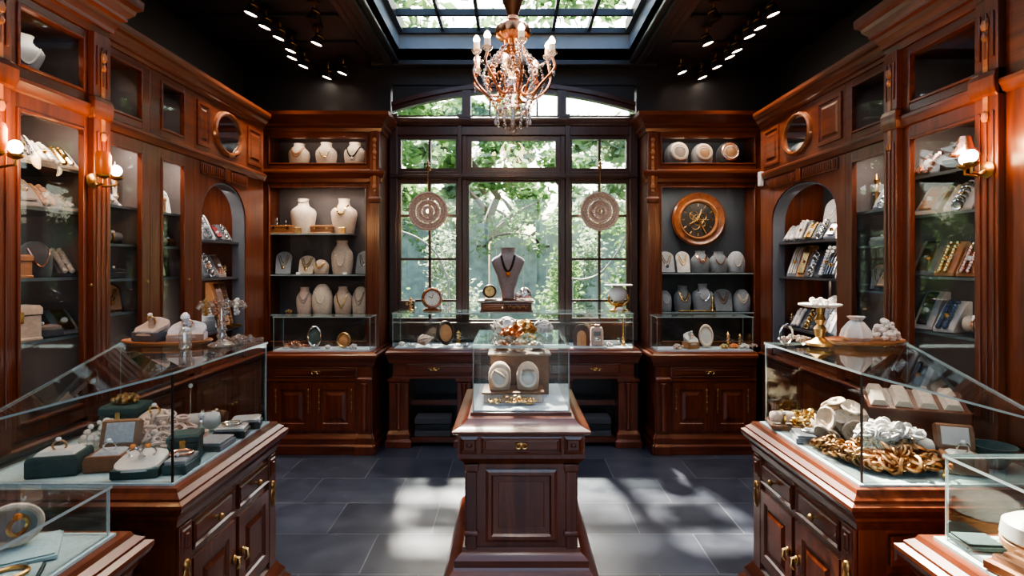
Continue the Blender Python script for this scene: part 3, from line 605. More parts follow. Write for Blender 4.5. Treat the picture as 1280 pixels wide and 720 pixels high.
def collar_bust(root, h=.19, w=.19, m=None, nm=None, inner=None):   # low bust carrying a round collar
    bust(root, h*.92, w, m, 'mound'); cz, ry = h*.52, -.34*w; E = Matrix.Translation((0, ry-.012, cz)) @ Matrix.Rotation(-.28, 4, 'X')
    mb = MB().torus((0, 0, 0), w*.33, w*.075, n=26, m=8, sz=1.12).xf(E); nk = mb.build('collar_necklace', nm, root)
    MB().ball((0, .004, 0), w*.30, .012, w*.34, 16).xf(E).build('collar_pad', inner or nm, root)
    MB().torus((0, -w*.05, -.01), w*.27, w*.02, n=22, m=6, sz=1.0).xf(E).build('chain', M_PEARL if nm != M_PEARL else M_GOLD, nk)
def pad_stand(root, h=.16, w=.12, m=None, nm=None, pend=None, beads=False, lean=.32):   # upright leaning card with a necklace
    E = Matrix.Translation((0, 0, .0055)) @ Matrix.Rotation(-lean, 4, 'X'); n = 10
    poly = [(-w*.46, 0), (-w*.5, h*.7)]+[(-w*.5*math.cos(PI*i/n), h*.72+h*.28*math.sin(PI*i/n)) for i in range(1, n)]+[(w*.5, h*.7), (w*.46, 0)]
    MB().prism(poly, lambda a, b, d: (a, d, b), 0, .014).xf(E).build('card', m, root)
    MB().rings([[(-w*.2, .01, 0), (w*.2, .01, 0), (w*.2, h*.42, 0), (-w*.2, h*.42, 0)], [(-w*.05, h*.24, h*.7), (w*.05, h*.24, h*.7), (w*.05, h*.27, h*.7), (-w*.05, h*.27, h*.7)]]).build('easel_back', m, root)
    if nm:
        mb = MB()
        for rr in (1, .68):
            for i in range(19):
                t = -1+2*i/18; p = (w*.34*t*rr, -.005, h*(.82-.50*rr*(1-t*t)))
                if beads: mb.ball(p, w*.04, n=6)
                elif i: mb.tube([q, p], w*.022, 5)
                q = p
        nk = mb.xf(E).build('necklace', nm, root)
        if pend: MB().ball((0, -.008, h*.28), w*.10, w*.05, w*.12, 10).xf(E).build('pendant', pend, nk)
def ramp(root, h=.14, w=.07, d=.15, m=None, nm=None, kind='beads', side=None):    # sloping bracelet display
    poly = [(0, 0), (0, .018), (d*.55, h*.80), (d*.78, h), (d, h*.98), (d, 0)]
    MB().prism([(a, b) for a, b in poly], lambda a, b, x: (x, a-d/2, b), -w/2, w/2).build('ramp_form', m, root, None, .004)
    pts = [(0, -.012+a-d/2, b+.004) for a, b in ((.008, .024),)]+[(0, lerp(.0, d*.55, t)-d/2-.006, lerp(.018, h*.8, t)+.006) for t in [i/8 for i in range(1, 9)]]+[(0, d*.66-d/2, h*.92+.005)]
    mb = MB()
    if kind == 'beads':
        for p in pts: [mb.ball((x, p[1], p[2]), w*.14, n=7) for x in (-w*.2, w*.12)]
    elif kind == 'band': mb.rings([[(-w*.26, p[1], p[2]-.002), (w*.26, p[1], p[2]-.002), (w*.26, p[1]-.003, p[2]+.006), (-w*.26, p[1]-.003, p[2]+.006)] for p in pts])
    elif kind == 'links':
        for i, p in enumerate(pts): mb.torus(p, w*.17, w*.05, (.6 if i % 2 else 0, 0, .8*(i % 2)), 10, 5)
    elif kind == 'strands':
        for x in (-.28, -.1, .1, .28): mb.tube([(x*w, p[1], p[2]) for p in pts], w*.055, 6)
    b = mb.build('bracelet', nm, root)
    p = pts[4]; MB().ball((0, p[1]-.006, p[2]+.006), w*.16, w*.1, w*.16, 8).build('centre_stone', random.Random(h+w).choice([M_DIAM, M_GOLD, M_DIAM, M_PEARL, M_ROSE]) if side is None else side, b)
def cushion(root, w=.11, d=.08, h=.06, m=None, nm=None, watch=False):
    R = [[(x*w/2, d/2*s*math.cos(2*PI*j/16), h/2+h/2*s*math.sin(2*PI*j/16)) for j in range(16)] for x, s in ((-1, .55), (-.94, .85), (-.7, 1), (.7, 1), (.94, .85), (1, .55))]
    MB().rings(R).build('cushion', m, root)
    b = MB().tube([(0, d*.54*math.cos(2*PI*j/20), h/2+h*.55*math.sin(2*PI*j/20)) for j in range(20)], w*.07, 6, True).build('bracelet', nm, root)
    if watch: MB().lathe([(0, .008), (w*.14, .006), (w*.16, 0), (w*.16, -.006)], n=14).xf(Matrix.Translation((0, -d*.42, h*.86)) @ Matrix.Rotation(.8, 4, 'X')).build('watch_dial', M_DIALW, b)
    else: MB().ball((0, -d*.4, h*.95), w*.1, n=8).build('gem', M_DIAM, b)
def ring_obj(mb, c, R, r, rot): mb.torus(c, R, r, rot, 18, 6)
def ring_box(root, w=.12, d=.11, h=.05, m=None, inner=None, lid=True, rm=None, gem=None, open_=1.9):
    MB().stack(-w/2, w/2, -d/2, d/2, [(0, 0), (.003, .004), (.003, h*.8), (-.002, h), (-.012, h), (-.012, h*.8)]).build('box_base', m, root)
    MB().stack(-w/2+.012, w/2-.012, -d/2+.012, d/2-.012, [(0, h*.55), (0, h*.95), (-.012, h*1.15)]).build('ring_pillow', inner, root)
    if lid:
        E = Matrix.Translation((0, d/2, h)) @ Matrix.Rotation(-(open_-PI), 4, 'X') if False else Matrix.Translation((0, d/2, h)) @ Matrix.Rotation(-.32, 4, 'X')
        l = MB().stack(-w/2, w/2, 0, .03, [(0, 0), (.003, .006), (.003, d*.85), (-.003, d*.92)]).xf(E).build('lid', m, root)
        MB().panel(FY(0), -w/2+.01, w/2-.01, .012, d*.82, [(0, 0), (.004, .006), (.02, .009)]).xf(E).build('lid_lining', inner, l)
    r = MB().torus((0, -.005, h*1.15+.012), .020, .0035, (.25, 0, .2), 20, 7).build('ring', rm, root)
    MB().ball((0, -.012, h*1.15+.037), .010, .010, .008, 8).build('gem', gem, r)
def ring_pad(root, w=.14, d=.11, h=.05, m=None, top=None, rm=None, gem=None, tilt=.25, n=1):
    """padded block with a soft sloping top"""
    pr = [(0, 0), (.004, .006), (.004, h*.55), (-.004, h*.62)]
    MB().stack(-w/2, w/2, -d/2, d/2, pr).build('block', m, root)
    R = []
    for o, z in ((0, h*.6), (.006, h*.72), (.004, h*.9), (-.018, h*1.05), (-.04, h*1.08)):
        R.append([((w/2+o)*math.copysign(abs(math.cos(a))**.5, math.cos(a)), (d/2+o)*math.copysign(abs(math.sin(a))**.5, math.sin(a)), z+(d/2*math.sin(a))*tilt*(z > h*.7)) for a in [2*PI*j/24 for j in range(24)]])
    MB().rings(R).build('soft_top', top, root)
    for i in range(n):
        x = (i-(n-1)/2)*w*.34; r = MB().torus((x, -.004, h*1.08+.014), .021, .004, (.35, 0, .5*i-.2), 18, 6).build('ring', rm, root); MB().ball((x, -.012, h*1.08+.038), .011, .011, .009, 8).build('gem', gem, r)
def tray(root, w=.3, d=.14, h=.02, m=None, lin=None):
    MB().stack(-w/2, w/2, -d/2, d/2, [(-.01, 0), (0, .004), (.004, h), (-.004, h), (-.008, h*.5)]).build('tray_rim', m, root)
    MB().box(-w/2+.01, w/2-.01, -d/2+.01, d/2-.01, h*.3, h*.55).build('tray_lining', lin, root)
def oval_tray(root, w=.3, d=.16, m=None):
    MB().lathe([(.80, 0), (.92, .004), (1.0, .016), (.985, .022), (.93, .016), (.5, .014), (0, .014)], n=36, sx=w/2, sy=d/2).xf(Matrix.Scale(1, 4)).build('tray_dish', m, root)
def clock(root, r=.07, m=None, face=None, base=True, tilt=.12):
    E = Matrix.Translation((0, 0, r+(.018 if base else .005))) @ Matrix.Rotation(-tilt, 4, 'X') @ Matrix.Rotation(PI/2, 4, 'X')
    c = MB().lathe([(r*.72, .012), (r*.80, .026), (r*.9, .028), (r, .018), (r, -.02), (r*.85, -.03), (0.001, -.032)], n=32, cap=False).xf(E).build('clock_case', m, root)
    MB().lathe([(0, .012), (r*.76, .012), (r*.76, .008)], n=28).xf(E).build('dial', face, c)
    mb = MB(); mb.tube([(0, 0, .016), (r*.1, r*.45, .016)], r*.03, 5); mb.tube([(0, 0, .017), (-r*.35, r*.2, .017)], r*.035, 5)
    for k in range(12): mb.ball((r*.62*math.sin(k*PI/6), r*.62*math.cos(k*PI/6), .013), r*.04, r*.04, .002, 6)
    mb.xf(E).build('hands_and_marks', M_BLACK if face != M_DIALD else M_GOLD, c)
    if base: MB().stack(-r*.8, r*.8, -.03, .035, [(.004, 0), (.006, .008), (-.004, .016), (-.014, .022)]).build('clock_base', m, root)
def oval_frame(root, w=.09, h=.12, m=None, pic=None, tilt=.2, yaw=0):
    E = Matrix.Translation((0, 0, h/2+.004)) @ Matrix.Rotation(-tilt, 4, 'X') @ Matrix.Rotation(PI/2, 4, 'X')
    MB().rings([[(k*w/2*math.cos(a), k*h/2*math.sin(a), z) for a in [2*PI*j/28 for j in range(28)]] for k, z in ((.70, .004), (.74, .014), (.84, .018), (.95, .014), (1, .004), (.97, -.008), (.5, -.01))], cap0=False).xf(E).build('oval_rim', m, root)
    MB().rings([[(k*w/2*math.cos(a), k*h/2*math.sin(a), z) for a in [2*PI*j/28 for j in range(28)]] for k, z in ((.76, .003), (.5, .008), (.1, .01))]).xf(E).build('cameo', pic, root)
    MB().tube([(0, .01, h*.6), (0, h*.35, .004)], .005, 6).build('prop_leg', m, root)
def chest(root, w=.2, d=.1, h=.07, m=None, cl=None, lid=True):
    MB().stack(-w/2, w/2, -d/2, d/2, [(.004, 0), (.004, .008), (0, .012), (0, h*.70)]).build('box_body', m, root)
    l = MB().stack(-w/2, w/2, -d/2, d/2, [(0, h*.72), (.004, h*.74), (.004, h*.92), (-.004, h)]).build('lid', m, root)
    for x in (-w*.3, w*.3) if w > .15 else (0,): MB().stack(x-.010, x+.010, -d/2-.006, -d/2, [(0, h*.5), (0, h*.82)]).build('clasp', cl or M_GOLD, root)
def bottle(root, h=.13, r=.03, m=None, cap=None):
    MB().lathe([(r*.8, 0), (r, .006), (r, h*.45), (r*.7, h*.56), (r*.3, h*.62), (r*.3, h*.68)], n=18).build('bottle_body', m, root)
    MB().lathe([(r*.36, h*.68), (r*.36, h*.72), (r*.2, h*.74), (r*.75, h*.84), (r*.7, h*.92), (r*.25, h)], n=10).build('stopper', cap, root)
def tbar(root, h=.19, w=.16, m=None, nm=None):
    MB().lathe([(.055, 0), (.058, .008), (.03, .018), (.014, .03), (.022, .045), (.014, .06), (.02, .075), (.013, .09), (.018, .11), (.011, .13), (.012, h)], n=16).build('column', m, root)
    MB().tube([(-w/2, 0, h-.02), (-w*.45, 0, h), (w*.45, 0, h), (w/2, 0, h-.02)], [.012, .016, .016, .012], 10).build('cross_bar', m, root)
    for i, x in enumerate((-.33, -.12, .1, .32)):
        mb = MB(); [mb.ball((x*w+.004*math.sin(k*2.3), .026*math.cos(2*PI*k/14), h-.012+.032*math.sin(2*PI*k/14)), .0085, n=6) for k in range(14)]; mb.build('bracelet', nm[i % len(nm)], root)
def dish_stand(root, h=.16, r=.075, m=None, dm=None, gm=None):
    b = MB().lathe([(r*.62, 0), (r*.66, .012), (r*.4, .02), (r*.2, .035), (r*.3, h*.4), (r*.16, h*.5), (r*.28, h*.62), (r*.14, h*.75), (r*.2, h*.9)], n=18).build('ornate_foot', gm, root)
    MB().lathe([(r*.2, h*.9), (r*.7, h*.92), (r, h*.97), (r, h), (r*.8, h*.985), (0, h*.965)], n=28).build('dish', dm, root)
    mb = MB(); [mb.ball((r*.5*math.cos(k*2.4)*(.4+.6*(k % 3)/2), r*.5*math.sin(k*2.4)*(.4+.6*(k % 3)/2), h+.008+.008*(k % 2)), .014, n=7) for k in range(7)]
    mb.build('pearls_in_dish', M_PEARL, root)['kind'] = 'stuff'
def finial(root, h=.14, r=.018, m=None):
    MB().lathe([(r*1.6, 0), (r*1.7, h*.04), (r*.9, h*.1), (r*.5, h*.16), (r*.9, h*.24), (r*.45, h*.3), (r*.6, h*.5), (r*.9, h*.62), (r*.5, h*.7), (r*.9, h*.82), (r*.4, h*.9), (0, h)], n=14).build('turned_column', m, root)
    mb = MB(); [mb.ball((r*.9*math.cos(k*2.1), r*.9*math.sin(k*2.1), h*(.3+.07*k)), r*.28, n=6) for k in range(7)]; mb.build('beading', M_PEARL if m != M_PEARL else M_GOLD, root)
def riser(root, w=.3, d=.22, h=.1, m=None, top=None):
    MB().box(-w/2, w/2, -d/2, d/2, 0, h-.012).build('riser_body', m, root, None, .003); MB().stack(-w/2, w/2, -d/2, d/2, [(.006, h-.012), (.01, h-.008), (.01, h-.002), (.004, h)]).build('riser_top', top or m, root)
def slab(root, w=.14, d=.1, h=.025, m=None, top=None, nm=None):
    MB().stack(-w/2, w/2, -d/2, d/2, [(0, 0), (.003, .003), (.003, h*.6), (-.002, h*.66)]).build('slab_base', m, root)
    MB().stack(-w/2, w/2, -d/2, d/2, [(-.004, h*.66), (-.002, h*.9), (-.014, h*1.05), (-.03, h*1.08)]).build('soft_top', top, root)
    if nm:
        b = MB().torus((0, 0, h*1.08+.005), .028, .0055, (PI/2, 0, 0), 20, 6, 1.25, 1).build('bangle', nm, root)
        MB().ball((.0, -.03, h*1.08+.008), .008, n=8).build('gem', M_DIAM, b)
def blob(kind, n, w, d, h, m, seed, s=.012, sub=None):    # jumble of beads, links and petals nobody could count
    r = random.Random(seed); mb = MB()
    for i in range(n):
        a = r.uniform(0, 2*PI); q = math.sqrt(r.random()); x, y = w/2*q*math.cos(a), d/2*q*math.sin(a); zmax = h*(1-q*q); z = s*.7+r.random()**.6*max(0, zmax-s*.7); k = s*r.uniform(.6, 1.3)
        if kind == 'beads': mb.ball((x, y, z), k, n=7)
        elif kind == 'links': mb.torus((x, y, z), k*1.2, k*.32, (r.uniform(0, 3), 0, r.uniform(0, 3)), 12, 5)
        elif kind == 'mixed':
            if i % 3: mb.torus((x, y, z), k*1.3, k*.35, (r.uniform(0, 3), 0, r.uniform(0, 3)), 12, 5, r.uniform(.8, 1.4))
            else: mb.ball((x, y, z), k*.8, n=7)
        elif kind == 'petals':
            c = Vector((x, y, z)); o = Vector((x/w, y/d, (z/h-.3))).normalized(); t = o.orthogonal().normalized(); u = o.cross(t)
            mb.rings([[c+t*k*1.8*f*math.cos(j*PI/6)+u*k*1.8*f*math.sin(j*PI/6)+o*g for j in range(12)] for f, g in ((.3, 0), (1, k*.7), (.9, k*.9), (.2, k*.3))])
    return mb
def simple(name, lab, cat, mb, m, x, y, z, rz=0, group=None, kind=None):
    zm = min(v.co.z for v in mb.bm.verts); bmesh.ops.translate(mb.bm, vec=(0, 0, max(0, -zm)), verts=mb.bm.verts)
    o = mb.build(name, m, None, None, 0, (x, y, z+LIFT), (0, 0, rz)); return tag(o, lab, cat, group, kind)
def bead_stone(r, sx=1.2, sz=.8): mb = MB(); mb.ball((0, 0, r*sz), r*sx, r, r*sz, 10); return mb
def cluster(n, r, seed, w): # bunch of stones wired into one brooch
    q = random.Random(seed); mb = MB(); mb.lathe([(w*.4, 0), (w*.42, r*.4), (w*.2, r*.6)], n=12)
    for i in range(n): a = i*2.4; k = w*.5*math.sqrt(i/n); mb.ball((k*math.cos(a), k*math.sin(a), r*(.9+1.3*(1-i/n))), r*q.uniform(.8, 1.15), n=8)
    return mb

LIFT = .0008
ORDW = ('first', 'second', 'third', 'fourth', 'fifth', 'sixth', 'seventh', 'eighth')
KN = dict(bust=('necklace_bust', 'necklace bust'), collar_bust=('necklace_bust', 'necklace bust'), pad_stand=('necklace_stand', 'necklace stand'), ramp=('bracelet_ramp', 'bracelet stand'), cushion=('bracelet_cushion', 'cushion'),
          ring_box=('ring_box', 'ring box'), ring_pad=('ring_pad', 'ring stand'), tray=('jewellery_tray', 'tray'), oval_tray=('wooden_tray', 'tray'), clock=('clock', 'clock'), oval_frame=('oval_frame', 'frame'), chest=('jewellery_box', 'box'),
          bottle=('perfume_bottle', 'bottle'), tbar=('bracelet_tree', 'bracelet stand'), dish_stand=('dish_stand', 'dish'), finial=('ornament', 'ornament'), riser=('display_riser', 'riser'), slab=('display_slab', 'jewellery pad'))
def put(fn, lab, x, y, z, rz=0, group=None, name=None, cat=None, **k):
    nm, ct = KN[fn.__name__]; r = thing(name or nm, lab, cat or ct, (x, y, z+LIFT), rz, group); fn(r, **k)
    zm = min(v.co.z for o in r.children_recursive for v in o.data.vertices)
    if zm < 0: r.location.z -= zm
    return r
def row(place, group, items):
    """items: (fn, words, x, y, z, rz, kwargs); the label tells the place in the row as seen from the middle of the room"""
    it = sorted(items, key=lambda q: q[2]/q[3])
    for i, (fn, words, x, y, z, rz, k) in enumerate(it):
        p = 'alone' if len(it) == 1 else 'leftmost' if i == 0 else 'rightmost' if i == len(it)-1 else ORDW[i]+' from left'
        put(fn, f'{words}, {p} on {place}', x, y, z, rz, group, **k)
px = lambda u, Y: (u-640)*Y/F

# ---- dressers, left
Y = 5.17
row('transom shelf of left dresser', 'busts on the transom shelf of the left dresser', [
 (bust, 'cream bust with beige collar', px(374, Y), Y, 2.50, 0, dict(h=.205, w=.19, m=M_IVORY, nm=M_TANL, style='neck', drop=.42, rows=2)),
 (bust, 'cream bust with gold necklace', px(408, Y), Y, 2.50, .05, dict(h=.215, w=.19, m=M_IVORY, nm=M_GOLD, beads=True, style='neck', drop=.46)),
 (bust, 'cream bust with dark chain', px(444, Y), Y, 2.50, -.1, dict(h=.215, w=.20, m=M_IVORY, nm=M_IRON, style='neck', drop=.44, pend=M_PEARL))])
z0, z1, z2 = BSH_L
row('top shelf of left dresser', 'busts on the top shelf of the left dresser', [
 (bust, 'bare shouldered cream bust', px(378, Y), Y+.03, z0, .1, dict(h=.325, w=.225, m=M_IVORY, style='shoulder', nm=M_TAUPE, drop=.06, top=.95, wide=.4)),
 (bust, 'bare shouldered pale bust', px(429, Y), Y+.03, z0, -.06, dict(h=.325, w=.235, m=M_CREAM, style='shoulder', nm=M_GOLD, drop=.28, top=.82, wide=.45))])
for u, lab in ((353, 'long brown wooden drawer box, leftmost on the top shelf of left dresser'), (403, 'long brown wooden drawer box between the two bare busts on left dresser')): put(chest, lab, px(u, 5.12), 5.115, z0, 0, None, w=.21 if u == 353 else .19, d=.075, h=.075, m=M_WTAN)
for u, lab in ((373, 'small gold patterned cube before the first bare bust'), (428, 'small gold patterned cube before the second bare bust')): simple('trinket_cube', lab, 'ornament', MB().box(-.025, .025, -.02, .02, 0, .05).stack(-.025, .025, -.02, .02, [(.003, .045), (.004, .05), (0, .056)]), M_OGOLD, px(u, 5.085), 5.083, z0, .1, 'gold cubes on the top shelf')
for u, h in ((347, .10), (358, .085)):
    put(finial, 'little silver drop ornament behind the brown drawer box, '+('leftmost' if u == 347 else 'nearer the first bust'), px(u, 5.27), 5.26, z0, 0, None, h=h+.05, r=.012, m=M_SILVER)
row('middle shelf of left dresser', 'pieces on the middle shelf of the left dresser', [
 (pad_stand, 'blue-grey stand with gold necklace', px(355, Y), Y-.03, z1, .15, dict(h=.215, w=.14, m=M_SILVERF, nm=M_GOLD, pend=M_GOLD)),
 (pad_stand, 'cream stand with ornate gold bib', px(383, Y), Y-.03, z1, -.1, dict(h=.175, w=.15, m=M_IVORY, nm=M_OGOLD, beads=True, pend=M_GOLD)),
 (bust, 'small round cream stand with collar', px(403, Y), Y-.03, z1, 0, dict(h=.135, w=.135, m=M_CREAM, style='mound', nm=M_OGOLD, drop=.4, rows=2)),
 (bust, 'tall cream bust with chain', px(427, Y), Y+.02, z1, 0, dict(h=.31, w=.20, m=M_IVORY, style='neck', nm=M_PEARL, beads=True, drop=.55, depth=.6)),
 (pad_stand, 'grey card with silver strands', px(452, Y), Y+.02, z1, -.2, dict(h=.225, w=.15, m=M_GREY, nm=M_SILVER))])
simple('price_card', 'tiny white card before the small round cream stand', 'card', MB().rings([[(-.018, 0, 0), (.018, 0, 0), (.018, .012, 0), (-.018, .012, 0)], [(-.018, .006, .02), (.018, .006, .02), (.018, .008, .02), (-.018, .008, .02)]]), M_LABEL, px(372, 5.08), 5.085, z1, 0)
simple('price_card', 'tiny white card before the tall cream bust', 'card', MB().rings([[(-.018, 0, 0), (.018, 0, 0), (.018, .012, 0), (-.018, .012, 0)], [(-.018, .006, .02), (.018, .006, .02), (.018, .008, .02), (-.018, .008, .02)]]), M_LABEL, px(431, 5.08), 5.075, z1, 0)
row('bottom shelf of left dresser', 'busts on the bottom shelf of the left dresser', [
 (bust, 'blush bust with taupe collar', px(381, Y), Y, z2, .1, dict(h=.24, w=.15, m=M_BLUSH, style='neck', nm=M_TAUPE, drop=.40, rows=2)),
 (bust, 'broad cream bust with pearls', px(404, Y), Y-.02, z2, .05, dict(h=.27, w=.18, m=M_IVORY, style='mound', nm=M_PEARL, beads=True, drop=.42)),
 (bust, 'cream bust with gold chain', px(429, Y), Y, z2, 0, dict(h=.245, w=.165, m=M_CREAM, style='neck', nm=M_GOLD, drop=.5, pend=M_GOLD)),
 (bust, 'cream bust with double strand', px(451, Y), Y, z2, -.08, dict(h=.245, w=.152, m=M_IVORY, style='mound', nm=M_TAUPE, drop=.46, rows=2))])
simple('shell_brooch', 'small gold shell brooch beside the blush bust', 'brooch', cluster(7, .014, 4, .06), M_OGOLD, px(364, Y), 5.12, z2)
# ---- dresser, right
row('transom shelf of right dresser', 'busts on the transom shelf of the right dresser', [
 (collar_bust, 'grey bust with cream collar', px(845, Y), Y, 2.50, .1, dict(h=.235, w=.21, m=M_GREY, nm=M_IVORY, inner=M_TAUPE)),
 (collar_bust, 'grey bust with pale gold collar', px(877, Y), Y, 2.50, 0, dict(h=.225, w=.19, m=M_SILVERF, nm=M_CREAM, inner=M_TANL)),
 (collar_bust, 'charcoal bust with copper collar', px(910, Y), Y, 2.50, -.1, dict(h=.235, w=.21, m=M_CHAR, nm=M_ROSE, inner=M_TANL))])
zc = 2.02; root = thing('wall_clock', 'large round wooden clock with dark skeleton face in right dresser', 'clock', (px(874, 5.28), 5.325, zc), 0)
Rm = Matrix.Rotation(PI/2, 4, 'X'); rc = .255
MB().lathe([(rc*.64, .008), (rc*.65, .03), (rc*.70, .045), (rc*.74, .03), (rc*.76, .03)], n=48, cap=False).xf(Rm).build('inner_ring', M_WTAN, root)
MB().lathe([(rc*.74, .0), (rc*.75, .028), (rc*.88, .036), (rc*.93, .05), (rc, .04), (rc, .0)], n=48, cap=False).xf(Rm).build('clock_case', M_WTAN2, root)
dl = MB().lathe([(0, .010), (rc*.66, .010), (rc*.66, 0)], n=40).xf(Rm).build('dial', M_DIALD, root)
mb = MB()
for k in range(12): a = k*PI/6; mb.tube([(rc*.50*math.sin(a), rc*.50*math.cos(a), .014), (rc*.60*math.sin(a), rc*.60*math.cos(a), .014)], .005, 5)
mb.xf(Rm).build('hour_marks', M_OGOLD, dl)
mb = MB(); [mb.torus((x*rc, y*rc, .014), r_*rc, .004, (PI/2, 0, 0), 18, 5) for x, y, r_ in ((0, 0, .2), (.18, .12, .13), (-.16, .16, .15), (-.1, -.2, .16), (.16, -.16, .1))]; [mb.tube([(0, 0, .014), (rc*.4*math.cos(k*1.25), rc*.4*math.sin(k*1.25), .014)], .004, 5) for k in range(5)]
mb.xf(Rm).build('gear_work', M_BRASS, dl)
mb = MB(); mb.tube([(0, 0, .020), (rc*.26, -rc*.46, .020)], .006, 5); mb.tube([(0, 0, .022), (-rc*.34, -rc*.16, .022)], .007, 5); mb.xf(Rm).build('hands', M_GOLD, dl)
z0, z1 = BSH_R
row('upper shelf of right dresser', 'stands on the upper shelf of the right dresser', [
 (pad_stand, 'pale blue stand with gold bib', px(833, Y), Y-.05, z0, .15, dict(h=.20, w=.15, m=M_SILVERF, nm=M_GOLD, pend=M_SAPH)),
 (pad_stand, 'patterned silver-gold stand', px(853, Y), Y-.05, z0, 0, dict(h=.20, w=.125, m=M_STONE, nm=M_OGOLD, beads=True)),
 (bust, 'grey bust with copper scarf', px(875, Y), Y, z0, 0, dict(h=.20, w=.165, m=M_GREY, style='neck', nm=M_ROSE, drop=.34, rows=2)),
 (bust, 'grey bust with brown beads', px(898, Y), Y, z0, -.05, dict(h=.195, w=.165, m=M_GREY, style='neck', nm=M_LEATH, beads=True, drop=.4)),
 (bust, 'grey bust with cream bib', px(920, Y), Y, z0, -.1, dict(h=.195, w=.155, m=M_SILVERF, style='mound', nm=M_IVORY, beads=True, drop=.5))])
row('lower shelf of right dresser', 'stands on the lower shelf of the right dresser', [
 (bust, 'small grey bust with pearls', px(830, Y), Y, z1, .1, dict(h=.19, w=.14, m=M_SILVERF, style='mound', nm=M_PEARL, beads=True, drop=.4)),
 (bust, 'blue-grey bust with gold bib', px(853, Y), Y, z1, .05, dict(h=.23, w=.155, m=M_GREY, style='neck', nm=M_GOLD, drop=.4, rows=2)),
 (bust, 'broad grey shouldered bust', px(878, Y), Y, z1, 0, dict(h=.25, w=.19, m=M_SILVERF, style='shoulder', nm=M_SILVER, drop=.4)),
 (pad_stand, 'grey stand with copper collar', px(903, Y), Y-.05, z1, -.05, dict(h=.21, w=.16, m=M_GREY, nm=M_ROSE, beads=True)),
 (bust, 'grey bust with ivory collar', px(927, Y), Y, z1, -.1, dict(h=.20, w=.15, m=M_SILVERF, style='mound', nm=M_IVORY, drop=.4, rows=2))])
put(finial, 'slim gold figure between broad grey bust and copper collar stand', px(891, 5.1), 5.105, z1, 0, None, h=.15, r=.016, m=M_GOLD)
put(tray, 'long shallow gilded tray at the front of the lower shelf', px(870, 5.09), 5.083, z1, 0, None, w=.34, d=.03, h=.012, m=M_GOLD, lin=M_OGOLD)
# ---- glass cases on the dressers
zc, Yc = .873, 4.83
put(oval_frame, 'upright oval photo frame under left dresser glass', px(393, Yc), Yc, zc, .1, None, w=.125, h=.19, m=M_SILVER, pic=M_GREEN)
put(oval_frame, 'round jewelled medallion frame under left dresser glass', px(430, Yc), Yc, zc, -.1, None, w=.125, h=.135, m=M_OGOLD, pic=M_TANL)
simple('bead_heap', 'loose rose and gold beads in left dresser case', 'beads', blob('mixed', 46, .22, .09, .05, M_ROSE, 3), M_ROSE, px(369, Yc), Yc, zc, 0, None, 'stuff')
simple('pearl', 'single white stone left of the round medallion frame', 'gemstone', bead_stone(.022), M_PEARL, px(411, Yc), 4.80, zc, 0)
simple('pebble_brooch', 'pale stone brooch right of the round medallion frame', 'brooch', cluster(8, .014, 9, .07), M_STONE, px(443, Yc), 4.80, zc, 0)
put(ring_pad, 'cream ring roll leaning in right dresser case', px(863, Yc), Yc-.01, zc, .25, None, w=.10, d=.09, h=.10, m=M_TANL, top=M_WHITE, rm=M_ROSE, gem=M_DIAM, tilt=.8)
put(oval_frame, 'white oval medallion standing in right dresser case', px(884, Yc), Yc+.03, zc, -.1, None, w=.125, h=.20, m=M_IVORY, pic=M_WHITE)
simple('flower_brooch', 'flat pink flower brooch in right dresser case', 'brooch', cluster(9, .014, 12, .10), M_BLUSH, px(846, Yc), 4.80, zc)
for i, (u, m_, s, nm_) in enumerate(((905, M_GOLD, .075, 'golden'), (918, M_AMBER, .07, 'amber'), (930, M_PEARL, .08, 'pearl'), (943, M_ROSE, .07, 'rose gold'))): simple('cluster_brooch', nm_+' bead cluster brooch in right dresser case', 'brooch', cluster(13, .014, 20+i, s), m_, px(u, Yc), 4.82+.02*(i % 2), zc, 0, 'bead cluster brooches')
for i, (u, h, m_) in enumerate(((910, .14, M_GOLD), (925, .12, M_OGOLD))): put(finial, ('taller' if i == 0 else 'shorter')+' gold bud ornament behind the bead clusters, right dresser', px(u, 4.90), 4.90, zc, 0, None, h=h, r=.018, m=m_)
# ---- console table case
zc, Yc = .867, 5.03
put(oval_frame, 'dark oval hand mirror leaning in the console case', px(557, Yc), Yc, zc, .45, None, w=.17, h=.22, m=M_IRON, pic=M_TANL)
simple('shell', 'pink conch shell beside the dark oval hand mirror', 'shell', MB().lathe([(.003, 0), (.022, .012), (.043, .04), (.048, .062), (.036, .082), (.039, .09), (.024, .105), (.026, .112), (.012, .128), (.012, .133), (.002, .155)], n=36, flute=9, fl=.10).xf(Matrix.Translation((-.05, 0, .045)) @ Matrix.Rotation(1.35, 4, 'Y')), M_BLUSH, px(530, Yc), 4.97, zc, .3)
simple('pearl', 'white pearl near left end of the console case', 'pearl', bead_stone(.026), M_PEARL, px(503, Yc), 5.0, zc)
for i, (u, nm_) in enumerate(((511, 'round silver stud left of the pink shell'), (517, 'flat silver brooch near the pink shell'), (573, 'silver leaf brooch right of the hand mirror'), (583, 'silver flower brooch beside the pedestal case'))): simple('silver_brooch', nm_, 'brooch', cluster(6+i, .010, 30+i, .05), M_SILVER, px(u, 4.95), 4.955, zc, i, 'silver brooches in the console case')
put(finial, 'small gilt stand behind the silver leaf brooch', px(572, 5.1), 5.18, zc, 0, None, h=.12, r=.022, m=M_OGOLD)
root = thing('arched_picture', 'dark arched wooden frame in right half of console case', 'frame', (px(727, Yc), Yc, zc), -.1)
pp = [(-.075, 0), (-.075, .12)]+[(-.075*math.cos(PI*i/10), .12+.07*math.sin(PI*i/10)) for i in range(1, 10)]+[(.075, .12), (.075, 0)]
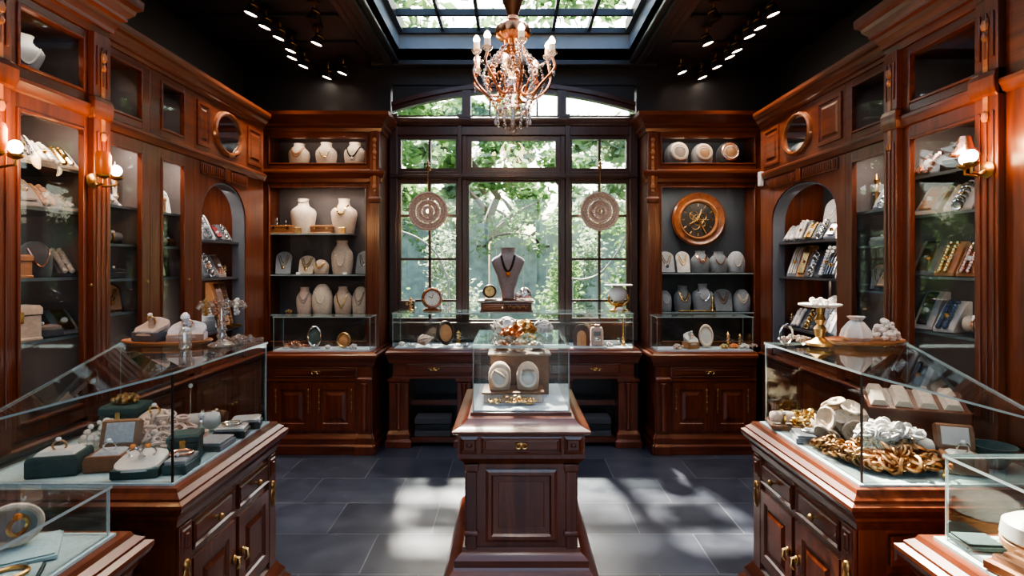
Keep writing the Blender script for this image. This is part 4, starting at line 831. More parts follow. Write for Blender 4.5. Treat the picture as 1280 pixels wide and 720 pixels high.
MB().prism(pp, lambda a, b, d: (a, d, b), -.01, .012).build('frame_board', M_WDK, root); MB().prism([(a*.55, b*.72) for a, b in pp], lambda a, b, d: (a, d, b), -.014, -.010).build('inset_panel', M_TANL, root); MB().tube([(0, .012, .13), (0, .08, .004)], .006, 6).build('prop_leg', M_WDK, root)
root = thing('flacon', 'pink square flacon with a grey label in the console case', 'bottle', (px(746, Yc), Yc, zc), -.05)
MB().stack(-.05, .05, -.025, .025, [(-.008, 0), (0, .008), (.006, .05), (.006, .14), (-.004, .165), (-.025, .17)]).build('flacon_body', M_BLUSH, root, None, .006); MB().stack(-.022, .022, -.018, .018, [(0, .17), (.003, .175), (.003, .188), (-.004, .192)]).build('stopper', M_ROSE, root); MB().box(-.032, .032, -.034, -.031, .09, .13).build('label_plate', M_GREY, root); MB().ball((0, -.034, .06), .03, .006, .018, 10).build('emblem', M_SILVER, root)
simple('pearl', 'pearl cluster beside the pink square flacon', 'pearl', cluster(6, .013, 40, .06), M_PEARL, px(760, Yc), 4.97, zc)
root = thing('pendulum', 'long gold drop pendant on a stand, right end of console case', 'pendant', (px(779, Yc), 5.02, zc), 0)
MB().lathe([(.03, 0), (.03, .006), (.006, .012), (.005, .24)], (0, .03, 0), 10).tube([(0, .03, .238), (0, .0, .245), (0, -.01, .235)], .004, 6).build('stand', M_BRASS, root); MB().lathe([(.003, .238), (.003, .09), (.016, .07), (.019, .05), (.012, .028), (0, .02)], (0, -.01, 0), 12).build('drop', M_GOLD, root)
put(tray, 'white jewellery tray lying at right end of console case', px(762, Yc), 5.12, zc, 0, None, w=.20, d=.10, h=.03, m=M_LABEL, lin=M_WHITE)
# on top of the console case
zt = .866+.295+.0125
put(clock, 'round wooden mantel clock with a pale dial by left window', px(540, 5.10), 5.10, zt, .25, None, r=.095, m=M_WTAN2, face=M_DIALW)
put(finial, 'small gilt figure on the case top, far left', px(513, 5.12), 5.12, zt, 0, None, h=.13, r=.018, m=M_OGOLD)
put(chest, 'dark casket behind the small gilt figure, left window', px(509, 5.17), 5.19, zt, 0, None, w=.13, d=.06, h=.09, m=M_WDK, cl=M_BRASS)
for k, (u, h) in enumerate(((555, .05), (562, .075))): simple('glass_bud', ('low' if k == 0 else 'taller')+' clear crystal bud beside the wooden mantel clock', 'ornament', MB().lathe([(.018, 0), (.02, h*.2), (.008, h*.5), (.014, h*.75), (0, h)], n=10), M_CRYS, px(u, 5.10), 5.10, zt)
Yc = 5.05
root = thing('display_plinth', 'mahogany drawer plinth carrying the tall necklace bust', 'plinth', (px(633, Yc), Yc, zt), 0)
MB().stack(-.225, .225, -.09, .09, [(.01, 0), (.01, .012), (0, .018), (0, .078), (.012, .086), (.022, .098), (.022, .106), (.01, .112)]).build('plinth_body', M_WX, root)
d = MB().panel(FY(-.09), -.205, -.02, .022, .072, DRAWER).build('drawer', M_WTAN, root); knob_mb((-.035, -.10, .047), .009).build('knob', M_GOLD, d)
d = MB().panel(FY(-.09), .0, .205, .022, .072, DRAWER).build('drawer', M_WX, root); mb = MB(); [mb.ball((.02+.017*k, -.098, .047+.010*math.sin(k*1.9)), .008, .006, .013, 7) for k in range(11)]; mb.build('gilt_carving', M_BRASS, d)
zp = zt+.1125
b = put(bust, 'tall taupe necklace bust with an orange pendant before the window', px(635, Yc), Yc, zp, 0, None, h=.46, w=.30, m=mat('taupe_grey_velvet', (.30, .25, .235), .7, sheen=.5, vs=60), style='taper', nm=M_IRON, drop=.30, top=.84, wide=.40, pend=M_AMBER, depth=.62)
put(clock, 'small dark table clock left of the tall bust', px(612, Yc), Yc-.02, zp, .15, None, r=.062, m=M_IRON, face=M_OGOLD, base=False)
simple('silver_brooch', 'bright silver leaf brooch right of the tall bust', 'brooch', blob('petals', 14, .11, .07, .075, M_SILVER, 8, .017), M_SILVER, px(655, Yc), Yc-.02, zp, .2)
put(finial, 'tiny silver stand touching the foot of the tall bust', px(645, Yc), Yc-.05, zp, 0, None, h=.06, r=.012, m=M_SILVER)
root = thing('crystal_stand', 'gilt stand holding a crystal ball under a white plate, right window', 'ornament', (px(773, 5.08), 5.08, zt), 0)
MB().lathe([(.075, 0), (.08, .012), (.05, .02), (.03, .04), (.05, .055), (.06, .07), (.045, .085)], n=20, flute=7, fl=.12).build('gilt_foot', M_OGOLD, root); MB().ball((-.005, 0, .155), .085, .085, .075, 14).build('crystal_ball', M_DIAM, root)
for sx in (-1, 1): MB().tube([(sx*.04, 0, .05), (sx*.085, 0, .085), (sx*.09, 0, .13), (sx*.07, 0, .15)], [.012, .014, .011, .006], 8).build('gilt_leaf', M_GOLD, root)
MB().lathe([(0, .228), (.125, .23), (.13, .238), (.12, .242), (0, .24)], n=28).build('plate', M_WHITE, root)
simple('pearl', 'large glowing pearl before the crystal ball stand', 'pearl', bead_stone(.032, 1.2, .7), M_PEARL, px(775, 4.97), 4.972, zt)
# woven discs hanging in the side windows
for u, lab in ((535, 'round woven lace disc hanging in the left window'), (750, 'round woven lace disc hanging in the right window')):
    yd = 5.235; x = px(u, yd); zd = 1.6+66*yd/F; r_ = .172; root = thing('woven_disc', lab, 'hanging ornament', (x, yd, zd), 0, 'woven discs in the windows')
    MB().torus((0, 0, 0), r_, .011, n=36, m=7).build('rim', M_LACE, root)
    mb = MB()
    for k in range(1, 7): mb.torus((0, 0, 0), r_*k/7, .0055 if k != 4 else .012, n=30, m=5)
    for k in range(30): a = 2*PI*k/30; mb.tube([(.02*math.cos(a), 0, .02*math.sin(a)), (r_*math.cos(a), 0, r_*math.sin(a))], .0042, 4)
    mb.rings([[(r_*k*math.cos(2*PI*j/30), .004, r_*k*math.sin(2*PI*j/30)) for j in range(30)] for k in (.35, .55)], cap0=False, cap1=False); mb.rings([[(r_*k*math.cos(2*PI*j/30), .004, r_*k*math.sin(2*PI*j/30)) for j in range(30)] for k in (.72, .98)], cap0=False, cap1=False); mb.build('woven_mesh', M_LACE, root)
    MB().tube([(0, 0, r_), (0, .0, .40), (0, .03, .41)], .004, 6).build('cord', M_BRASS, root)
    MB().lathe([(.004, .38), (.016, .40), (.02, .42), (.006, .44), (.014, .45), (.004, .47)], n=10).tube([(0, 0, .45), (0, .05, .455)], .006, 6).build('hook', M_BRASS, root)
# ---- shelves of the side cabinets.  wall(side, y, z, setback): stand on a shelf, turned towards the aisle
REMAP = {-1: ((3.70, 4.5, 3.86, 4.31, 4.03, 4.33), (3.3, 3.7, 3.42, 3.56, 3.505, 3.625), (2.7, 3.3, 2.87, 3.13, 2.945, 3.165), (2, 2.7, 2.255, 2.545, 2.385, 2.655)),
         1: ((3.6, 4.6, 3.71, 4.44, 3.85, 4.46), (3.0, 3.5, 3.12, 3.385, 3.215, 3.455), (2, 2.95, 2.45, 2.69, 2.58, 2.86))}
def spread(side, y):
    for lo, hi, a, b, c, d in REMAP[side]:
        if lo <= y <= hi: return lerp(c, d, (y-a)/(b-a))
def wl(side, fn, words, y, z, k, back=.17, turn=.45, face=2.1):
    back = back if y > 3.7 else .145; y = spread(side, y)
    return (fn, words, side*(face+back), y, z, -side*(PI/2-turn), k)
# left arched niche
zn = SH_N; S = -1
row('top shelf of left niche', 'stands in the left niche', [
 wl(S, ramp, 'silver bead bracelet on grey ramp', 3.90, zn[0], dict(h=.19, w=.11, d=.16, m=M_SILVERF, nm=M_SILVER), .15),
 wl(S, ramp, 'garnet-coloured band on black ramp', 4.07, zn[0], dict(h=.11, w=.07, d=.13, m=M_CHAR, nm=M_RUBY, kind='band'), .12),
 wl(S, ramp, 'silver links on black ramp', 4.24, zn[0], dict(h=.13, w=.08, d=.13, m=M_CHAR, nm=M_SILVER, kind='links'), .12)])
row('middle shelf of left niche', 'stands in the left niche', [
 wl(S, ramp, 'broad charcoal ramp of silver links', 3.94, zn[1], dict(h=.17, w=.12, d=.15, m=M_CHAR, nm=M_SILVER, kind='links'), .14),
 wl(S, ramp, 'rose gold strands on taupe ramp', 4.12, zn[1], dict(h=.17, w=.08, d=.15, m=M_TAUPE, nm=M_ROSE, kind='strands'), .13),
 wl(S, finial, 'small gold candlestick', 4.30, zn[1], dict(h=.10, r=.015, m=M_GOLD), .12)])
row('bottom shelf of left niche', 'stands in the left niche', [
 wl(S, slab, 'dark slab with silver bangle', 3.86, zn[2], dict(w=.16, d=.14, h=.12, m=M_CHAR, top=M_GREY, nm=M_SILVER), .16),
 wl(S, ramp, 'pearl beads on charcoal ramp', 4.02, zn[2], dict(h=.22, w=.07, d=.14, m=M_CHAR, nm=M_PEARL), .15),
 wl(S, ramp, 'tall tan strap ramp', 4.18, zn[2]+.028, dict(h=.325, w=.085, d=.17, m=M_TANL, nm=M_ROSE, kind='band'), .13),
 wl(S, ramp, 'tall bronze ramp of gold beads', 4.31, zn[2]+.028, dict(h=.34, w=.06, d=.15, m=M_LEATH, nm=M_OGOLD), .13)])
put(tray, 'bronze tray under the tall ramps, bottom shelf of left niche', -2.23, 4.285, zn[2], PI/2-.45, None, w=.22, d=.18, h=.026, m=M_BRASS, lin=M_OGOLD)
# narrow cabinet
zt_ = SH_T
for z, nm_, its in ((zt_[0], 'top shelf of left narrow cabinet', [(chest, 'brown leather jewellery box', 3.42, dict(w=.10, d=.09, h=.10, m=M_TANL)), (pad_stand, 'small white card stand', 3.56, dict(h=.17, w=.09, m=M_LABEL, nm=M_SILVER))]),
                    (zt_[1], 'middle shelf of left narrow cabinet', [(bust, 'small grey bust with pearls', 3.43, dict(h=.14, w=.11, m=M_SILVERF, nm=M_PEARL, beads=True)), (cushion, 'tan cushion with gold bracelet', 3.56, dict(w=.09, d=.07, h=.05, m=M_TANL, nm=M_GOLD))]),
                    (zt_[2], 'bottom shelf of left narrow cabinet', [(pad_stand, 'ivory card with silver bib', 3.47, dict(h=.15, w=.11, m=M_IVORY, nm=M_SILVER, beads=True))])):
    row(nm_, 'pieces in the left narrow cabinet', [wl(S, f, wd, y, z, k, .15) for f, wd, y, k in its])
# left glazed cabinet behind the oval tray
for z, nm_, its in ((zt_[0], 'top shelf of left middle cabinet', [(ramp, 'silver strands on pale ramp', 2.88, dict(h=.14, w=.10, d=.15, m=M_SILVERF, nm=M_SILVER, kind='strands')), (ramp, 'pearl beads on pale ramp', 3.02, dict(h=.10, w=.08, d=.15, m=M_SILVERF, nm=M_PEARL)), (finial, 'tall pale statuette', 3.13, dict(h=.26, r=.022, m=M_PEARL))]),
                    (zt_[1], 'second shelf of left middle cabinet', [(cushion, 'grey cushion with gold bangle', 2.89, dict(w=.12, d=.08, h=.07, m=M_GREY, nm=M_GOLD)), (cushion, 'grey cushion with bronze bangle', 3.08, dict(w=.11, d=.08, h=.06, m=M_GREY, nm=M_OGOLD))]),
                    (zt_[2], 'third shelf of left middle cabinet', [(slab, 'charcoal slab with gold bangle', 2.90, dict(w=.15, d=.12, h=.045, m=M_CHAR, top=M_GREY, nm=M_GOLD)), (slab, 'charcoal slab with silver bangle', 3.09, dict(w=.13, d=.11, h=.05, m=M_CHAR, top=M_CHAR, nm=M_SILVER))]),
                    (zt_[3], 'bottom shelf of left middle cabinet', [(pad_stand, 'ivory card with gold chain', 2.87, dict(h=.15, w=.11, m=M_IVORY, nm=M_GOLD)), (finial, 'short gold goblet ornament', 3.0, dict(h=.10, r=.022, m=M_GOLD)), (pad_stand, 'tan card with amber drop', 3.11, dict(h=.15, w=.11, m=M_TANL, nm=M_GOLD, pend=M_AMBER))])):
    row(nm_, 'pieces in the left middle cabinet', [wl(S, f, wd, y, z, k, .15) for f, wd, y, k in its])
# left projecting cabinet
zb = SH_B
for z, nm_, its in ((zb[0], 'top shelf of left lamp cabinet', [(ramp, 'silver fan bracelet on pale ramp', 2.29, dict(h=.13, w=.11, d=.16, m=M_WHITE, nm=M_SILVER, kind='strands')), (ramp, 'pearls on blue-grey ramp', 2.42, dict(h=.11, w=.09, d=.17, m=M_GREY, nm=M_PEARL)), (ramp, 'gold charms on cream ramp', 2.54, dict(h=.11, w=.09, d=.16, m=M_IVORY, nm=M_GOLD))]),
                    (zb[1], 'second shelf of left lamp cabinet', [(ramp, 'long grey strap ramp', 2.30, dict(h=.13, w=.10, d=.20, m=M_SILVERF, nm=M_SILVERF, kind='band')), (ramp, 'pink stones on grey ramp', 2.42, dict(h=.11, w=.10, d=.19, m=M_SILVERF, nm=M_BLUSH)), (ramp, 'white tapering ramp with charm', 2.54, dict(h=.08, w=.08, d=.17, m=M_WHITE, nm=M_PEARL))]),
                    (zb[2], 'third shelf of left lamp cabinet', [(chest, 'tan leather jewellery box', 2.255, dict(w=.12, d=.11, h=.10, m=M_TANL, cl=M_BRASS)), (bust, 'round charcoal bust with copper collar', 2.395, dict(h=.16, w=.13, m=M_CHAR, style='mound', nm=M_ROSE, drop=.5)), (ramp, 'dark ramp with grey pearls', 2.545, dict(h=.13, w=.09, d=.16, m=M_CHAR, nm=M_STONE))]),
                    (zb[3], 'bottom shelf of left lamp cabinet', [(chest, 'bulky cream lidded box', 2.28, dict(w=.15, d=.12, h=.15, m=M_CREAM, cl=M_GOLD)), (slab, 'charcoal slab with rose gold bangle', 2.42, dict(w=.13, d=.12, h=.05, m=M_CHAR, top=M_TAUPE, nm=M_ROSE)), (ramp, 'grey ramp with gold band', 2.54, dict(h=.11, w=.10, d=.16, m=M_GREY, nm=M_GOLD, kind='band'))])):
    row(nm_, 'pieces in the left lamp cabinet', [wl(S, f, wd, y, z, k, .17, .45, 2.0) for f, wd, y, k in its])
S = 1
# right arched niche
row('top shelf of right niche', 'stands in the right niche', [
 wl(S, ramp, 'silver pebble ramp', 4.36, zn[0], dict(h=.12, w=.13, d=.12, m=M_CHAR, nm=M_STONE), .12),
 wl(S, ramp, 'pearl bead ramp', 4.19, zn[0], dict(h=.16, w=.10, d=.12, m=M_CHAR, nm=M_PEARL), .12),
 wl(S, ramp, 'gold-studded blue ramp', 4.02, zn[0], dict(h=.13, w=.12, d=.12, m=M_BACKB, nm=M_GOLD), .12),
 wl(S, ramp, 'charcoal ramp with silver links', 3.86, zn[0], dict(h=.13, w=.12, d=.12, m=M_CHAR, nm=M_SILVER, kind='links'), .12),
 wl(S, ramp, 'pale ramp with silver band', 3.71, zn[0], dict(h=.11, w=.09, d=.12, m=M_SILVERF, nm=M_SILVER, kind='band'), .12)])
row('back riser of the right niche', 'necklace cards at the back of the right niche', [
 wl(S, pad_stand, 'ivory strand card', 4.16, zn[0]+.09, dict(h=.24, w=.12, m=M_SILVERF, nm=M_PEARL, beads=True), .285),
 wl(S, pad_stand, 'grey card with silver chain', 3.98, zn[0]+.09, dict(h=.24, w=.13, m=M_GREY, nm=M_SILVER), .285),
 wl(S, pad_stand, 'round patterned card', 3.80, zn[0]+.09, dict(h=.25, w=.15, m=M_STONE, nm=M_OGOLD, beads=True), .285)])
put(riser, 'long dark riser behind the bracelet ramps, right niche', 2.405, 4.06, zn[0], -PI/2, None, w=.56, d=.15, h=.09, m=M_CHAR)
row('middle shelf of right niche', 'stands in the right niche', [
 wl(S, ramp, 'tall pearl-edged grey ramp', 4.34, zn[1], dict(h=.24, w=.10, d=.15, m=M_GREY, nm=M_PEARL, kind='strands'), .14),
 wl(S, ramp, 'tall gold strap ramp', 4.18, zn[1], dict(h=.24, w=.09, d=.15, m=M_TANL, nm=M_GOLD, kind='band'), .14),
 wl(S, ramp, 'charcoal ramp of silver leaves', 4.02, zn[1], dict(h=.20, w=.11, d=.15, m=M_CHAR, nm=M_SILVER, kind='links'), .14),
 wl(S, ramp, 'tall charcoal ramp of white beads', 3.86, zn[1], dict(h=.23, w=.10, d=.15, m=M_CHAR, nm=M_DIAM), .16),
 wl(S, ramp, 'black ramp of coiled silver', 3.73, zn[1], dict(h=.18, w=.10, d=.13, m=M_BLACK, nm=M_SILVER, kind='strands'), .13)])
row('bottom shelf of right niche', 'stands in the right niche', [
 wl(S, finial, 'tiny gold candlestick', 4.44, zn[2], dict(h=.10, r=.014, m=M_GOLD), .13),
 wl(S, ramp, 'ivory bead ramp', 4.28, zn[2], dict(h=.14, w=.11, d=.13, m=M_CHAR, nm=M_PEARL), .14),
 wl(S, ramp, 'gold link ramp', 4.10, zn[2], dict(h=.14, w=.10, d=.13, m=M_CHAR, nm=M_GOLD, kind='links'), .14),
 wl(S, pad_stand, 'leaning silver strand card', 3.93, zn[2], dict(h=.27, w=.10, m=M_SILVERF, nm=M_SILVER, beads=True), .17),
 wl(S, ramp, 'blue ramp with white beads', 3.76, zn[2], dict(h=.15, w=.10, d=.13, m=M_BACKB, nm=M_DIAM), .14)])
# right glazed cabinet behind the tray
for z, nm_, its in ((zt_[0], 'top shelf of right middle cabinet', [(finial, 'tall gold candlestick', 3.375, dict(h=.24, r=.020, m=M_OGOLD)), (ramp, 'blue-grey ramp of silver links', 3.25, dict(h=.15, w=.10, d=.16, m=M_GREY, nm=M_SILVER, kind='links')), (ramp, 'rose stones on grey ramp', 3.12, dict(h=.16, w=.11, d=.17, m=M_GREY, nm=M_ROSE))]),
                    (zt_[1], 'second shelf of right middle cabinet', [(slab, 'grey slab with gold bangle', 3.29, dict(w=.12, d=.11, h=.05, m=M_GREY, top=M_SILVERF, nm=M_GOLD)), (slab, 'pale blue slab with silver bangle', 3.13, dict(w=.13, d=.11, h=.06, m=M_SILVERF, top=M_PALE, nm=M_SILVER))]),
                    (zt_[2]-.08, 'third shelf of right middle cabinet', [(pad_stand, 'pink card with silver drop', 3.385, dict(h=.16, w=.08, m=M_BLUSH, nm=M_SILVER)), (ramp, 'tan strap on charcoal ramp', 3.25, dict(h=.15, w=.09, d=.16, m=M_CHAR, nm=M_TANL, kind='band')), (cushion, 'white cushion with silver watch', 3.12, dict(w=.10, d=.08, h=.07, m=M_WHITE, nm=M_SILVER, watch=True))])):
    row(nm_, 'pieces in the right middle cabinet', [wl(S, f, wd, y, z, k, .15) for f, wd, y, k in its])
# right projecting cabinet
for z, nm_, its in ((zb[0], 'top shelf of right lamp cabinet', [(ramp, 'rose gold flower on charcoal ramp', 2.68, dict(h=.12, w=.13, d=.17, m=M_CHAR, nm=M_ROSE)), (slab, 'black slab with silver bangle', 2.51, dict(w=.14, d=.13, h=.06, m=M_BLACK, top=M_CHAR, nm=M_SILVER))]),
                    (zb[1], 'second shelf of right lamp cabinet', [(ramp, 'white ramp with gold strap', 2.67, dict(h=.15, w=.10, d=.18, m=M_WHITE, nm=M_TANL, kind='band')), (ramp, 'white ramp with silver links', 2.50, dict(h=.14, w=.12, d=.17, m=M_WHITE, nm=M_SILVER, kind='links'))]),
                    (zb[2], 'third shelf of right lamp cabinet', [(ramp, 'grey ramp on gold foot', 2.69, dict(h=.18, w=.11, d=.17, m=M_GREY, nm=M_GOLD, kind='band')), (ramp, 'jewelled gold ramp', 2.575, dict(h=.17, w=.085, d=.16, m=M_TANL, nm=M_GOLD)), (ramp, 'copper bead ramp', 2.46, dict(h=.16, w=.085, d=.16, m=M_TANL, nm=M_ROSE))]),
                    (zb[3], 'bottom shelf of right lamp cabinet', [(ramp, 'white ramp with silver band', 2.69, dict(h=.19, w=.09, d=.17, m=M_WHITE, nm=M_SILVER, kind='band', side=M_DIAM)), (ramp, 'white ramp with slate-blue stones', 2.575, dict(h=.15, w=.09, d=.17, m=M_WHITE, nm=M_SAPH)), (cushion, 'cream cushion with rose gold cuff', 2.45, dict(w=.10, d=.08, h=.08, m=M_IVORY, nm=M_ROSE))])):
    row(nm_, 'pieces in the right lamp cabinet', [wl(S, f, wd, y, z, k, .17, .45, 2.0) for f, wd, y, k in its])
# things behind the transom glass
put(bust, 'white carved bust behind the transom glass, left lamp cabinet', -2.16, 2.47, 2.346, PI/2-.5, None, h=.26, w=.16, m=M_WHITE, style='taper', nm=M_PEARL, drop=.3)
put(slab, 'silver and white pad beside the carved bust in the transom', -2.26, 2.36, 2.346, PI/2-.5, None, w=.13, d=.10, h=.05, m=M_WHITE, top=M_WHITE, nm=M_SILVER)
simple('gold_garland', 'heap of gold beads behind right transom glass', 'ornament', blob('beads', 40, .20, .14, .10, M_GOLD, 61, .018), M_GOLD, 2.15, 2.66, 2.346, 0, None, 'stuff')
# ---- left counter
zl = .8633
T = -1.1
put(ring_box, 'white curved ring stand with a tan strap on green block', -1.605, 1.99, zl, .25, None, w=.15, d=.12, h=.07, m=M_GREEN, inner=M_WHITE, lid=False, rm=M_TANL, gem=M_DIAM, name='ring_stand')
put(ring_box, 'brown ring box with open lid and grey pillow, left counter', -1.455, 2.03, zl, .2, None, w=.12, d=.11, h=.055, m=M_LEATH, inner=M_SILVERF, rm=M_SILVER, gem=M_DIAM)
put(ring_pad, 'cream pad of two white rings on green block, left counter', -1.305, 1.975, zl, .2, None, w=.14, d=.12, h=.055, m=M_GREEN, top=M_WHITE, rm=M_SILVER, gem=M_AMBER, n=2)
put(chest, 'green velvet block box beside the dark glass corner, left counter', -1.235, 2.12, zl, .3, None, w=.10, d=.09, h=.10, m=M_GREEN)
simple('jewellery_heap', 'heap of pale rose and pearl bracelets under left counter glass', 'bracelets', blob('mixed', 150, .30, .20, .13, M_BLUSH, 71, .015), [M_BLUSH], -1.39, 2.25, zl, 0, None, 'stuff')
simple('pearl_rope', 'silvery rope of pearls behind the rose bracelets', 'pearls', blob('beads', 90, .22, .14, .12, M_PEARL, 72, .013), M_PEARL, -1.61, 2.22, zl, 0, None, 'stuff')
put(slab, 'grey slab with a gold bangle near the left aisle glass', -1.185, 2.01, zl, .1, None, w=.075, d=.11, h=.05, m=M_GREEN, top=M_SILVERF, nm=M_ROSE)
put(slab, 'grey padded slab behind the gold bangle slab', -1.20, 2.255, zl, .0, None, w=.11, d=.12, h=.035, m=M_CHAR, top=M_SILVERF)
put(slab, 'white and black pad, midway along left aisle glass', -1.20, 2.40, zl, .2, None, w=.12, d=.09, h=.045, m=M_BLACK, top=M_WHITE, nm=M_SILVER)
put(slab, 'white and black pad near far end of left counter', -1.20, 2.53, zl, .3, None, w=.12, d=.09, h=.045, m=M_BLACK, top=M_WHITE)
put(cushion, 'white cushion with pale bracelet, far end of left counter', -1.36, 2.46, zl, .4, None, w=.14, d=.08, h=.07, m=M_WHITE, nm=M_SILVER)
put(cushion, 'brown cushion with rose gold bracelet, far end of left counter', -1.25, 2.60, zl, .1, None, w=.09, d=.05, h=.055, m=M_LEATH, nm=M_ROSE) if False else put(cushion, 'brown cushion with rose gold bracelet behind the white cushion', -1.36, 2.57, zl, .1, None, w=.10, d=.06, h=.055, m=M_LEATH, nm=M_ROSE)
put(ring_pad, 'cream stand with a gold ring behind the white cushion', -1.53, 2.40, zl, .3, None, w=.12, d=.10, h=.09, m=M_SILVERF, top=M_IVORY, rm=M_GOLD, gem=M_DIAM)
root = thing('earring_rod', 'thin silver earring rod with a ball tip, left counter', 'earring stand', (-1.475, 2.57, zl), 0); MB().lathe([(.03, 0), (.03, .006), (.004, .01), (.0035, .17)], n=12).build('rod', M_SILVER, root); MB().ball((0, 0, .178), .011, n=10).build('ball_tip', M_DIAM, root)
put(chest, 'dark green jewellery box at outer rear of left counter', -1.68, 2.44, zl, .1, None, w=.15, d=.12, h=.13, m=M_GREEN, cl=M_GOLD)
simple('gold_brooch', 'gold filigree brooch lying on the dark green jewellery box', 'brooch', cluster(14, .014, 73, .10), M_OGOLD, -1.68, 2.44, zl+.1325)
# on the left case top
zt2 = .862+.365+.0095
put(oval_tray, 'oval glowing wooden tray on the left glass case', -1.70, 2.56, zt2, 0, None, w=.40, d=.15, m=M_WTAN) if False else put(oval_tray, 'oval glowing wooden tray on the left glass case', -1.565, 2.545, zt2, 0, None, w=.40, d=.21, m=M_WTAN)
put(ring_pad, 'silvery ring pillow on oval tray, nearest the aisle', -1.475, 2.545, zt2+.0145, .35, None, w=.14, d=.10, h=.06, m=M_TAUPE, top=M_SILVERF, rm=M_ROSE, gem=M_DIAM, tilt=.5)
put(ring_pad, 'dark ring pillow on oval tray, nearest the wall', -1.635, 2.545, zt2+.0145, -.2, None, w=.12, d=.09, h=.075, m=M_CHAR, top=M_TAUPE, rm=M_OGOLD, gem=M_DIAM, tilt=.6)
put(tbar, 'beaded crystal bracelet tree on the left glass case', -1.445, 2.36, zt2, .2, None, h=.17, w=.17, m=M_CRYS, nm=[M_OGOLD, M_SILVER, M_ROSE, M_PEARL]) if False else put(tbar, 'beaded crystal bracelet tree on the left glass case', -1.285, 2.48, zt2, .3, None, h=.185, w=.19, m=M_CRYS, nm=[M_OGOLD, M_ROSE, M_SILVER, M_PEARL])
simple('crystal_beads', 'spilled crystal beads at the foot of the bracelet tree', 'beads', blob('beads', 34, .16, .08, .03, M_DIAM, 75, .012), M_CRYS, -1.235, 2.585, zt2, 0, None, 'stuff')
put(bottle, 'clear perfume bottle with a faceted stopper beside oval tray', -1.40, 2.40, zt2, 0, None, h=.155, r=.025, m=M_BOTTLE, cap=M_DIAM)
# ---- near left counter
put(ring_box, 'white domed ring case with a gold ring, nearest left counter', -1.20, 1.36, zl, .5, None, w=.10, d=.09, h=.03, m=M_TEAL, inner=M_WHITE, lid=False, rm=M_GOLD, gem=M_AMBER, name='ring_case') if False else None
root = thing('ring_dome', 'white dome with a gold ring in its opening, nearest left counter', 'ring stand', (-1.265, 1.42, zl+.027), .6)
mb = MB(); n_ = 24
mb.rings([[(.062*math.sin(PI*i/10)*math.cos(2*PI*j/n_), -.045+.1*i/10*1.0-.0, .05+.05*math.sin(PI*i/10)*math.sin(2*PI*j/n_)) for j in range(n_)] for i in range(4, 10)], cap0=False); mb.build('dome_shell', M_WHITE, root)
MB().torus((0, -.008, .05), .056, .008, n=28, m=8, sz=.85).build('dome_rim', M_IVORY, root); r = MB().torus((.012, -.02, .05), .022, .006, (0, 0, .7), 18, 6).build('ring', M_GOLD, root); MB().ball((.012, -.024, .074), .010, n=8).build('gem', M_AMBER, r)
put(slab, 'pale teal slab under the white ring dome', -1.255, 1.41, zl, .6, None, w=.18, d=.15, h=.017, m=M_TEAL, top=M_TEAL, name='display_slab')
put(cushion, 'white cushion with silver cuff at the left picture edge', -1.33, 1.26, zl, .4, None, w=.11, d=.07, h=.06, m=M_WHITE, nm=M_SILVER)
put(slab, 'flat grey pad with a thin gold bangle, nearest left counter', -1.16, 1.29, zl, .5, None, w=.11, d=.10, h=.016, m=M_GREEN, top=M_TEAL, nm=M_OGOLD)
# ---- right counter
put(tray, 'brown wooden tray at far end of right counter', 1.265, 2.52, zl, -.25, None, w=.20, d=.13, h=.022, m=M_LEATH, lin=M_TAUPE)
put(cushion, 'pink cushion with gold bracelet on brown tray', 1.22, 2.53, zl+.0125, -.1, None, w=.10, d=.06, h=.05, m=M_BLUSH, nm=M_GOLD)
put(chest, 'grey gift box behind the pink cushion, right counter', 1.32, 2.575, zl, -.2, None, w=.12, d=.05, h=.13, m=M_TAUPE, cl=M_GOLD) if False else put(chest, 'grey lidded gift box behind the pink cushion, right counter', 1.36, 2.595, zl+.0, -.1, None, w=.11, d=.045, h=.11, m=M_TAUPE, cl=M_GOLD) if False else None
simple('gold_ribbons', 'tangle of gold ribbon chain on brown tray', 'chain', blob('links', 40, .12, .09, .05, M_GOLD, 80, .016), M_GOLD, 1.315, 2.51, zl+.0125, 0, None, 'stuff')
put(slab, 'grey slab with a silver bangle on the right counter', 1.245, 2.335, zl, -.25, None, w=.13, d=.11, h=.035, m=M_GREY, top=M_SILVERF, nm=M_SILVER)
put(slab, 'dark grey padded slab behind the silver bangle slab', 1.37, 2.38, zl, -.4, None, w=.11, d=.10, h=.05, m=M_CHAR, top=M_GREY)
simple('rose_ornament', 'large white fabric rose under right counter glass', 'flower', blob('petals', 60, .19, .16, .16, M_WHITE, 81, .022), M_IVORY, 1.36, 2.29, zl, 0)
simple('jewellery_heap', 'great heap of gold and copper chains under right counter glass', 'chains', blob('mixed', 260, .32, .25, .09, M_GOLD, 82, .015), M_HEAP, 1.38, 2.055, zl, 0, None, 'stuff')
simple('pale_chain_heap', 'heap of pale stone chains on the gold heap', 'chains', blob('links', 90, .22, .13, .05, M_SILVER, 83, .015), M_STONE, 1.39, 2.075, zl+.085, 0, None, 'stuff')
simple('copper_chain_heap', 'copper chains spilling along the right aisle glass', 'chains', blob('links', 70, .07, .22, .05, M_ROSE, 84, .013), M_HEAP, 1.235, 2.15, zl, 0, None, 'stuff')
put(cushion, 'white satin cushion with gold bracelet behind the chain heap', 1.51, 2.12, zl, -.3, None, w=.14, d=.09, h=.07, m=M_WHITE, nm=M_GOLD)
root = thing('ring_riser', 'sloping mahogany riser of cream ring slots, right counter', 'riser', (1.635, 2.28, zl), -.35)
MB().prism([(-.06, 0), (-.06, .155), (.06, .215), (.06, 0)], lambda a, b, x: (x, a, b), -.175, .175).build('riser_body', M_WX, root, None, .003)
